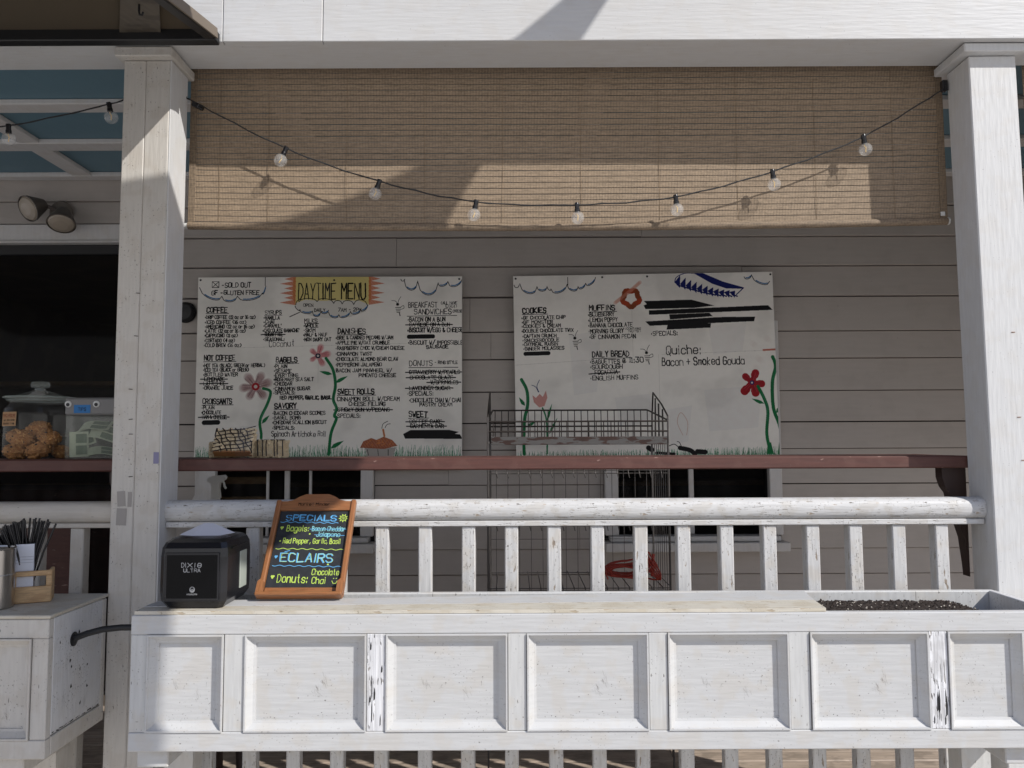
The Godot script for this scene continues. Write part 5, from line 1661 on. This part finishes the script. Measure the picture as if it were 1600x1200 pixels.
	for y in [0.1, 0.108, 0.116]:
		part(carton, "fold_line", box(Vector3(0.046, 0.001, 0.001), 0.0), plain(lin(0.35, 0.36, 0.4), 0.8), Vector3(0, y, 0.0275))
	part(carton, "bottom", box(Vector3(0.043, 0.002, 0.04), 0.0), mats.paper_blue, Vector3(0, 0.0015, 0.004))
	for k in 56:
		var a := rng.randf_range(-0.85, 0.5)
		var foot := Vector3(rng.randf_range(-0.015, 0.015), 0.008, rng.randf_range(-0.008, 0.016))
		var tall := rng.randf_range(0.2, 0.215)
		var tip2 := foot + Vector3(sin(a) * tall * 0.55 + 0.01, cos(a * 0.8) * tall, rng.randf_range(-0.025, 0.025))
		var s := part(self, "drinking_straw", tube([foot, foot.lerp(tip2, 0.6) - Vector3(a * 0.008, 0, 0), tip2], 0.0028, 7), mats.black_plastic, carton.position, Vector3(0, 24, 0))
		tag(s, "thin black drinking straw fanning out of the white carton", "straw", "black straws in the carton")

# ---------------------------------------------------------------- things on the ledge

func on_ledge() -> void:
	var top := 1.649
	# marshmallow crisp bars
	var bars := [["chocolate-striped crisp bar leaning up in front of the other two", Vector3(0.125, 0.032, 0.088), Vector3(-0.912, top + 0.052, -2.63), Vector3(52, 4, 0)],
		["chocolate-striped crisp bar at the back left, mostly hidden", Vector3(0.11, 0.05, 0.06), Vector3(-0.965, top + 0.0255, -2.715), Vector3(0, 6, 0)],
		["chocolate-striped crisp bar at the back right, sticking out", Vector3(0.115, 0.056, 0.06), Vector3(-0.822, top + 0.0285, -2.71), Vector3(0, -5, 0)]]
	for b in bars:
		var t := thing("crisp_bar", b[0], "treat", b[2], "crisp bars on the ledge")
		t.rotation_degrees = b[3]
		var s: Vector3 = b[1]
		part(t, "crisp_block", lumpy_box(s), mats.crisp)
		if b == bars[0]:
			part(t, "caramel_layer", box(Vector3(s.x - 0.004, s.y * 0.86, 0.006), 0.002), mats.caramel, Vector3(0, -0.002, s.z / 2 + 0.001))
		var st := begin()
		for k in 7:
			var x := -s.x / 2 + s.x * (k + 0.5) / 7.0 + 0.004 * sin(k * 5.0)
			var pts := []
			for q in 7:
				var f := q / 6.0
				pts.append(Vector3(clampf(x + (f - 0.5) * 0.045 + 0.004 * sin(k * 3.0 + q * 2.0), -s.x / 2, s.x / 2), s.y / 2 + 0.0022, lerpf(-s.z / 2, s.z / 2, f)))
			pts.append(Vector3(pts[-1].x, s.y / 2 - 0.004 - 0.01 * absf(sin(k * 2.3)), s.z / 2 + 0.003))
			if b != bars[0]:
				pts.append(Vector3(pts[-1].x + 0.002, -s.y / 2 + 0.004, s.z / 2 + 0.003))
			add_tube(st, pts, 0.0019, 5)
		for k in (6 if b == bars[0] else 0):
			var z := lerpf(-s.z / 2 + 0.006, s.z / 2 - 0.004, k / 5.0)
			add_tube(st, [Vector3(-s.x / 2, s.y / 2 + 0.0024, z + 0.012), Vector3(-0.02, s.y / 2 + 0.0026, z + 0.002), Vector3(0.025, s.y / 2 + 0.0026, z - 0.001), Vector3(s.x / 2, s.y / 2 + 0.0024, z - 0.014)], 0.0018, 5)
		part(t, "chocolate_drizzle", st.commit(), mats.chocolate)
		if b == bars[0]:
			part(t, "film_wrap", crumpled_wrap(Vector3(0.05, s.y + 0.012, s.z + 0.012)), mats.film, Vector3(0.036, 0, 0))
	# cookie jar
	var j := thing("cookie_jar", "large clear glass jar of cookies with a knobbed glass lid", "jar", Vector3(-1.588, top, -2.68))
	part(j, "body", lathe([Vector2(0, 0.001), Vector2(0.096, 0.001), Vector2(0.104, 0.008), Vector2(0.106, 0.02), Vector2(0.106, 0.15), Vector2(0.102, 0.168), Vector2(0.094, 0.178), Vector2(0.09, 0.184), Vector2(0.09, 0.19), Vector2(0.096, 0.194)], 48), mats.clear)
	var lid := part(j, "lid", lathe([Vector2(0.0, 0.228), Vector2(0.03, 0.226), Vector2(0.06, 0.216), Vector2(0.085, 0.208), Vector2(0.103, 0.206), Vector2(0.107, 0.202), Vector2(0.103, 0.198), Vector2(0.085, 0.2), Vector2(0.06, 0.208), Vector2(0.0, 0.219)], 48), mats.lid_glass)
	part(lid, "knob", lathe([Vector2(0, 0.226), Vector2(0.016, 0.228), Vector2(0.015, 0.234), Vector2(0.026, 0.238), Vector2(0.03, 0.247), Vector2(0.026, 0.256), Vector2(0.012, 0.26), Vector2(0, 0.26)], 14), mats.lid_glass)
	mats.rim_glass = glass(Color(0.85, 0.9, 0.87, 0.22), 0.03)
	part(j, "mouth_rim", lathe([Vector2(0.09, 0.19), Vector2(0.097, 0.191), Vector2(0.099, 0.194), Vector2(0.096, 0.197), Vector2(0.09, 0.196)], 48), mats.rim_glass)
	part(lid, "lid_rim", lathe([Vector2(0.1, 0.1985), Vector2(0.108, 0.1995), Vector2(0.11, 0.2025), Vector2(0.107, 0.206), Vector2(0.1, 0.2065)], 48), mats.rim_glass)
	var tagim := Image.create_empty(260, 200, false, Image.FORMAT_RGB8)
	tagim.fill(Color(0.62, 0.5, 0.38))
	var p := Pen.new()
	p.k = 1.0
	p.im = tagim
	p.text("MACAROON!", 14, 246, 70, 40, 6.0, Color(0.42, 0.14, 0.1), FONT)
	p.line([Vector2(10, 84), Vector2(246, 82)], 3.0, Color(0.4, 0.13, 0.1))
	p.text("nut chocolate", 24, 240, 130, 32, 5.0, Color(0.12, 0.09, 0.07), FONT)
	p.text("coconut cream", 22, 236, 178, 32, 5.0, Color(0.12, 0.09, 0.07), FONT)
	var pt := part(j, "paper_tag", box(Vector3(0.059, 0.046, 0.0008), 0.0), plain(lin(0.34, 0.22, 0.12), 0.9), Vector3(-0.036, 0.13, 0.1022), Vector3(-2, -19, 0))
	part(pt, "tag_print", printed(0.058, 0.045), print_material(tagim, 0.9), Vector3(0, 0, 0.0008))
	var cookies := [["at the top of the pile", Vector3(0.012, 0.098, 0.02), 0.036], ["at the middle left of the pile", Vector3(-0.058, 0.072, 0.015), 0.034], ["in the middle front of the pile", Vector3(-0.018, 0.066, 0.052), 0.037], ["at the middle right of the pile", Vector3(0.056, 0.07, 0.035), 0.034], ["at the bottom left of the pile", Vector3(-0.045, 0.026, 0.045), 0.037], ["at the bottom right of the pile", Vector3(0.03, 0.028, 0.05), 0.037], ["pressed to the right side of the jar", Vector3(0.065, 0.022, -0.02), 0.03]]
	for k in cookies.size():
		var r: float = cookies[k][2]
		var ck := part(self, "cookie", lump(Vector3(r, r * 0.7, r), 0.42, 0.34, 40 + k, 26, 36), mats.cookie, j.position + cookies[k][1], Vector3(20 * sin(k * 3.0), 50 * k, 14 * cos(k * 2.0)))
		var oats := begin()
		var chips := begin()
		for q in 110:
			var u := Vector3(rng.randfn(), rng.randfn(), rng.randfn()).normalized()
			var sz := rng.randf_range(0.004, 0.009)
			add_box(chips if q % 7 == 0 else oats, Vector3(sz, sz * 0.45, sz * 0.7), sz * 0.12, Transform3D(Basis.from_euler(Vector3(rng.randf() * 6, rng.randf() * 6, rng.randf() * 6)), u * Vector3(r, r * 0.7, r) * rng.randf_range(0.86, 1.06)))
		part(ck, "oat_flakes", oats.commit(), mats.cookie_oat).set_meta("kind", "stuff")
		part(ck, "chocolate_chips", chips.commit(), mats.chocolate).set_meta("kind", "stuff")
		tag(ck, "chunky golden cookie " + cookies[k][0] + " in the glass jar", "cookie", "cookies in the jar")
	# tip box
	var tb := thing("tip_box", "clear plastic tip box with googly eyes and blue tape beside the cookie jar", "tip box", Vector3(-1.368, top, -2.66))
	for s in [[Vector3(0.176, 0.138, 0.003), Vector3(0, 0.07, 0.055)], [Vector3(0.176, 0.138, 0.003), Vector3(0, 0.07, -0.055)], [Vector3(0.003, 0.138, 0.106), Vector3(-0.0865, 0.07, 0)], [Vector3(0.003, 0.138, 0.106), Vector3(0.0865, 0.07, 0)], [Vector3(0.17, 0.003, 0.106), Vector3(0, 0.002, 0)]]:
		part(tb, "wall", box(s[0], 0.0008), mats.acrylic, s[1])
	part(tb, "lid", box(Vector3(0.184, 0.058, 0.118), 0.006), mats.tip_lid, Vector3(0, 0.17, 0))
	for x in [-0.08, 0.012]:
		var eye := part(tb, "googly_eye", lathe([Vector2(0, 0.005), Vector2(0.007, 0.0045), Vector2(0.0105, 0.002), Vector2(0.011, 0)], 20), mats.plastic_white, Vector3(x, 0.178, 0.0592), Vector3(90, 0, 0))
		part(eye, "pupil", lathe([Vector2(0, 0.0018), Vector2(0.0055, 0.0015), Vector2(0.006, 0)], 16), mats.black, Vector3(0.001, 0.0046, 0.002))
	var tapeim := Image.create_empty(160, 80, false, Image.FORMAT_RGB8)
	tapeim.fill(Color(0.24, 0.45, 0.66))
	p = Pen.new()
	p.k = 1.0
	p.im = tapeim
	p.text("TIPS", 42, 122, 58, 30, 5.0, Color(0.06, 0.08, 0.14), FONT)
	part(tb, "blue_tape", printed(0.054, 0.027), print_material(tapeim, 0.7), Vector3(-0.034, 0.162, 0.0598))
	var notes := [["upright folded banknote at the left front of the tip box", Vector3(-0.052, 0.047, 0.04), Vector3(0, 4, 2), Vector2(0.058, 0.082)], ["banknote slanting behind the upright one in the tip box", Vector3(-0.045, 0.068, 0.02), Vector3(-10, -8, 24), Vector2(0.066, 0.06)], ["crumpled banknote lying at the bottom right of the tip box", Vector3(0.03, 0.024, 0.03), Vector3(-60, 20, 6), Vector2(0.1, 0.05)], ["creased banknote across the middle of the tip box", Vector3(0.02, 0.085, 0.01), Vector3(-35, 20, -14), Vector2(0.09, 0.06)], ["banknote curling at the top of the tip box", Vector3(-0.005, 0.108, 0.025), Vector3(-55, -10, 10), Vector2(0.1, 0.05)]]
	for q in notes:
		var nt := thing("banknote", q[0], "banknote", tb.position + q[1], "banknotes in the tip box")
		nt.rotation_degrees = q[2]
		part(nt, "paper_sheet", bent_sheet(q[3].x, q[3].y, 0.006), mats.note_paper)
		for s in [-1.0, 1.0]:
			part(nt, "printed_field", bent_sheet(q[3].x * 0.84, q[3].y * 0.36, 0.006 * 0.7), mats.note_ink, Vector3(0, s * q[3].y * 0.23, 0.0014))

func lumpy_box(s: Vector3) -> ArrayMesh:
	var st := begin()
	add_box(st, s * 0.94, 0.004)
	var r := RandomNumberGenerator.new()
	r.seed = int(s.x * 1000)
	for k in 420:
		var p := Vector3(r.randf_range(-0.5, 0.5), r.randf_range(-0.5, 0.5), r.randf_range(-0.5, 0.5))
		var ax := r.randi_range(0, 2)
		p[ax] = 0.47 * signf(p[ax])
		add_box(st, Vector3(0.011, 0.006, 0.006) * r.randf_range(0.7, 1.3), 0.0022, Transform3D(Basis.from_euler(Vector3(r.randf() * 6, r.randf() * 6, r.randf() * 6)), p * s * 0.98))
	return st.commit()

func crumpled_wrap(s: Vector3) -> ArrayMesh:
	var st := begin()
	var nz := FastNoiseLite.new()
	nz.frequency = 0.22
	for axis in [1, 2]:
		for sg in [-1.0, 1.0]:
			if sg < 0.0:
				continue
			var at := func(i: int, j: int) -> Vector3:
				var p := Vector3((i / 10.0 - 0.5) * s.x, 0, 0)
				p[3 - axis] = (j / 6.0 - 0.5) * s[3 - axis]
				p[axis] = sg * s[axis] / 2 + 0.0025 * nz.get_noise_2d(i * 9.0, j * 11.0 + axis * 50.0)
				return p
			var out := Vector3.ZERO
			out[axis] = sg
			for i in 10:
				for j in 6:
					flat(st, [at.call(i, j), at.call(i + 1, j), at.call(i + 1, j + 1)], out)
					flat(st, [at.call(i, j), at.call(i + 1, j + 1), at.call(i, j + 1)], out)
	return st.commit()

func bent_sheet(w: float, h: float, bend: float) -> ArrayMesh:
	var st := begin()
	for i in 8:
		var x0 := w * (i / 8.0 - 0.5)
		var x1 := w * ((i + 1) / 8.0 - 0.5)
		var z0 := bend * sin(i / 8.0 * PI * 1.6)
		var z1 := bend * sin((i + 1) / 8.0 * PI * 1.6)
		for t in [0.0, 0.0005]:
			flat(st, [Vector3(x0, -h / 2, z0 + t), Vector3(x1, -h / 2, z1 + t), Vector3(x1, h / 2, z1 + t), Vector3(x0, h / 2, z0 + t)], Vector3(0, 0, 1 if t > 0 else -1))
	return st.commit()

# ---------------------------------------------------------------- the rest

func small_things() -> void:
	# flood lamps on the wall in the left bay
	var f := thing("flood_lamp", "pair of unlit grey outdoor flood lamps on the wall over the serving window", "lamp", Vector3(-2.15, 2.8, -3.745))
	part(f, "junction_plate", lathe([Vector2(0, 0.02), Vector2(0.045, 0.018), Vector2(0.055, 0.006), Vector2(0.055, 0)], 24), plain(lin(0.16, 0.14, 0.12), 0.6), Vector3(0.0, 0.0, 0.0), Vector3(90, 0, 0))
	for s in [[Vector3(-0.075, 0.0, 0.09), Vector3(118, -26, 0)], [Vector3(0.068, -0.06, 0.11), Vector3(150, 18, 0)]]:
		var arm := part(f, "arm", tube([Vector3(0, 0, 0.018), Vector3(s[0].x * 0.5, s[0].y * 0.2 + 0.015, 0.05), s[0] + Vector3(0, 0.025, -0.02)], 0.009, 8), plain(lin(0.12, 0.1, 0.09), 0.6))
		var head := part(f, "lamp_head", lathe([Vector2(0, -0.05), Vector2(0.028, -0.048), Vector2(0.036, -0.03), Vector2(0.058, 0.02), Vector2(0.062, 0.036), Vector2(0.058, 0.036)], 28), plain(lin(0.1, 0.085, 0.072), 0.55), s[0], s[1])
		part(head, "lens", lathe([Vector2(0.058, 0.03), Vector2(0.05, 0.04), Vector2(0.03, 0.047), Vector2(0, 0.05)], 28), plain(lin(0.34, 0.29, 0.23), 0.25))
	# spray bottle behind the rail
	var b := thing("spray_bottle", "white plastic spray bottle standing on the porch floor behind the railing", "spray bottle", Vector3(-1.07, 1.3, -2.9))
	part(b, "body", lathe([Vector2(0, 0.0), Vector2(0.036, 0.0), Vector2(0.04, 0.006), Vector2(0.04, 0.12), Vector2(0.034, 0.15), Vector2(0.017, 0.178), Vector2(0.015, 0.2), Vector2(0, 0.2)], 24), mats.plastic_white)
	part(b, "trigger_head", plate([Vector2(-0.03, 0.262), Vector2(-0.028, 0.272), Vector2(-0.005, 0.28), Vector2(0.03, 0.283), Vector2(0.036, 0.276), Vector2(0.034, 0.268), Vector2(0.026, 0.262), Vector2(0.014, 0.252), Vector2(0.012, 0.232), Vector2(0.016, 0.2), Vector2(-0.016, 0.2), Vector2(-0.012, 0.232), Vector2(-0.014, 0.25)], 0.024), mats.plastic_white)
	part(b, "trigger", tube([Vector3(0.022, 0.264, 0), Vector3(0.028, 0.254, 0), Vector3(0.03, 0.242, 0), Vector3(0.036, 0.234, 0)], 0.004, 6), mats.plastic_white)
	# a stool to stand it on
	var s2 := thing("side_stool", "small dark stool under the spray bottle behind the railing", "stool", Vector3(-1.07, 0.503, -2.9))
	part(s2, "seat", lathe([Vector2(0, 0.765), Vector2(0.13, 0.765), Vector2(0.13, 0.796), Vector2(0, 0.796)], 24), mats.dark_brown)
	for k in 3:
		var a := TAU * k / 3.0 + 0.4
		part(s2, "leg", tube([Vector3(cos(a) * 0.08, 0.765, sin(a) * 0.08), Vector3(cos(a) * 0.14, 0.0, sin(a) * 0.14)], 0.014, 8), mats.dark_brown)
	# round black cover on the wall beside the left menu
	var d := thing("wall_cover", "round black cover plate on the siding left of the daytime menu", "cover plate", Vector3(-1.545, 2.315, -3.752))
	part(d, "disc", lathe([Vector2(0, 0.03), Vector2(0.035, 0.028), Vector2(0.046, 0.015), Vector2(0.046, 0)], 28), mats.black, Vector3.ZERO, Vector3(90, 0, 0))
	part(d, "rim", lathe([Vector2(0.046, 0.012), Vector2(0.05, 0.008), Vector2(0.05, 0)], 28), mats.black_plastic, Vector3.ZERO, Vector3(90, 0, 0))
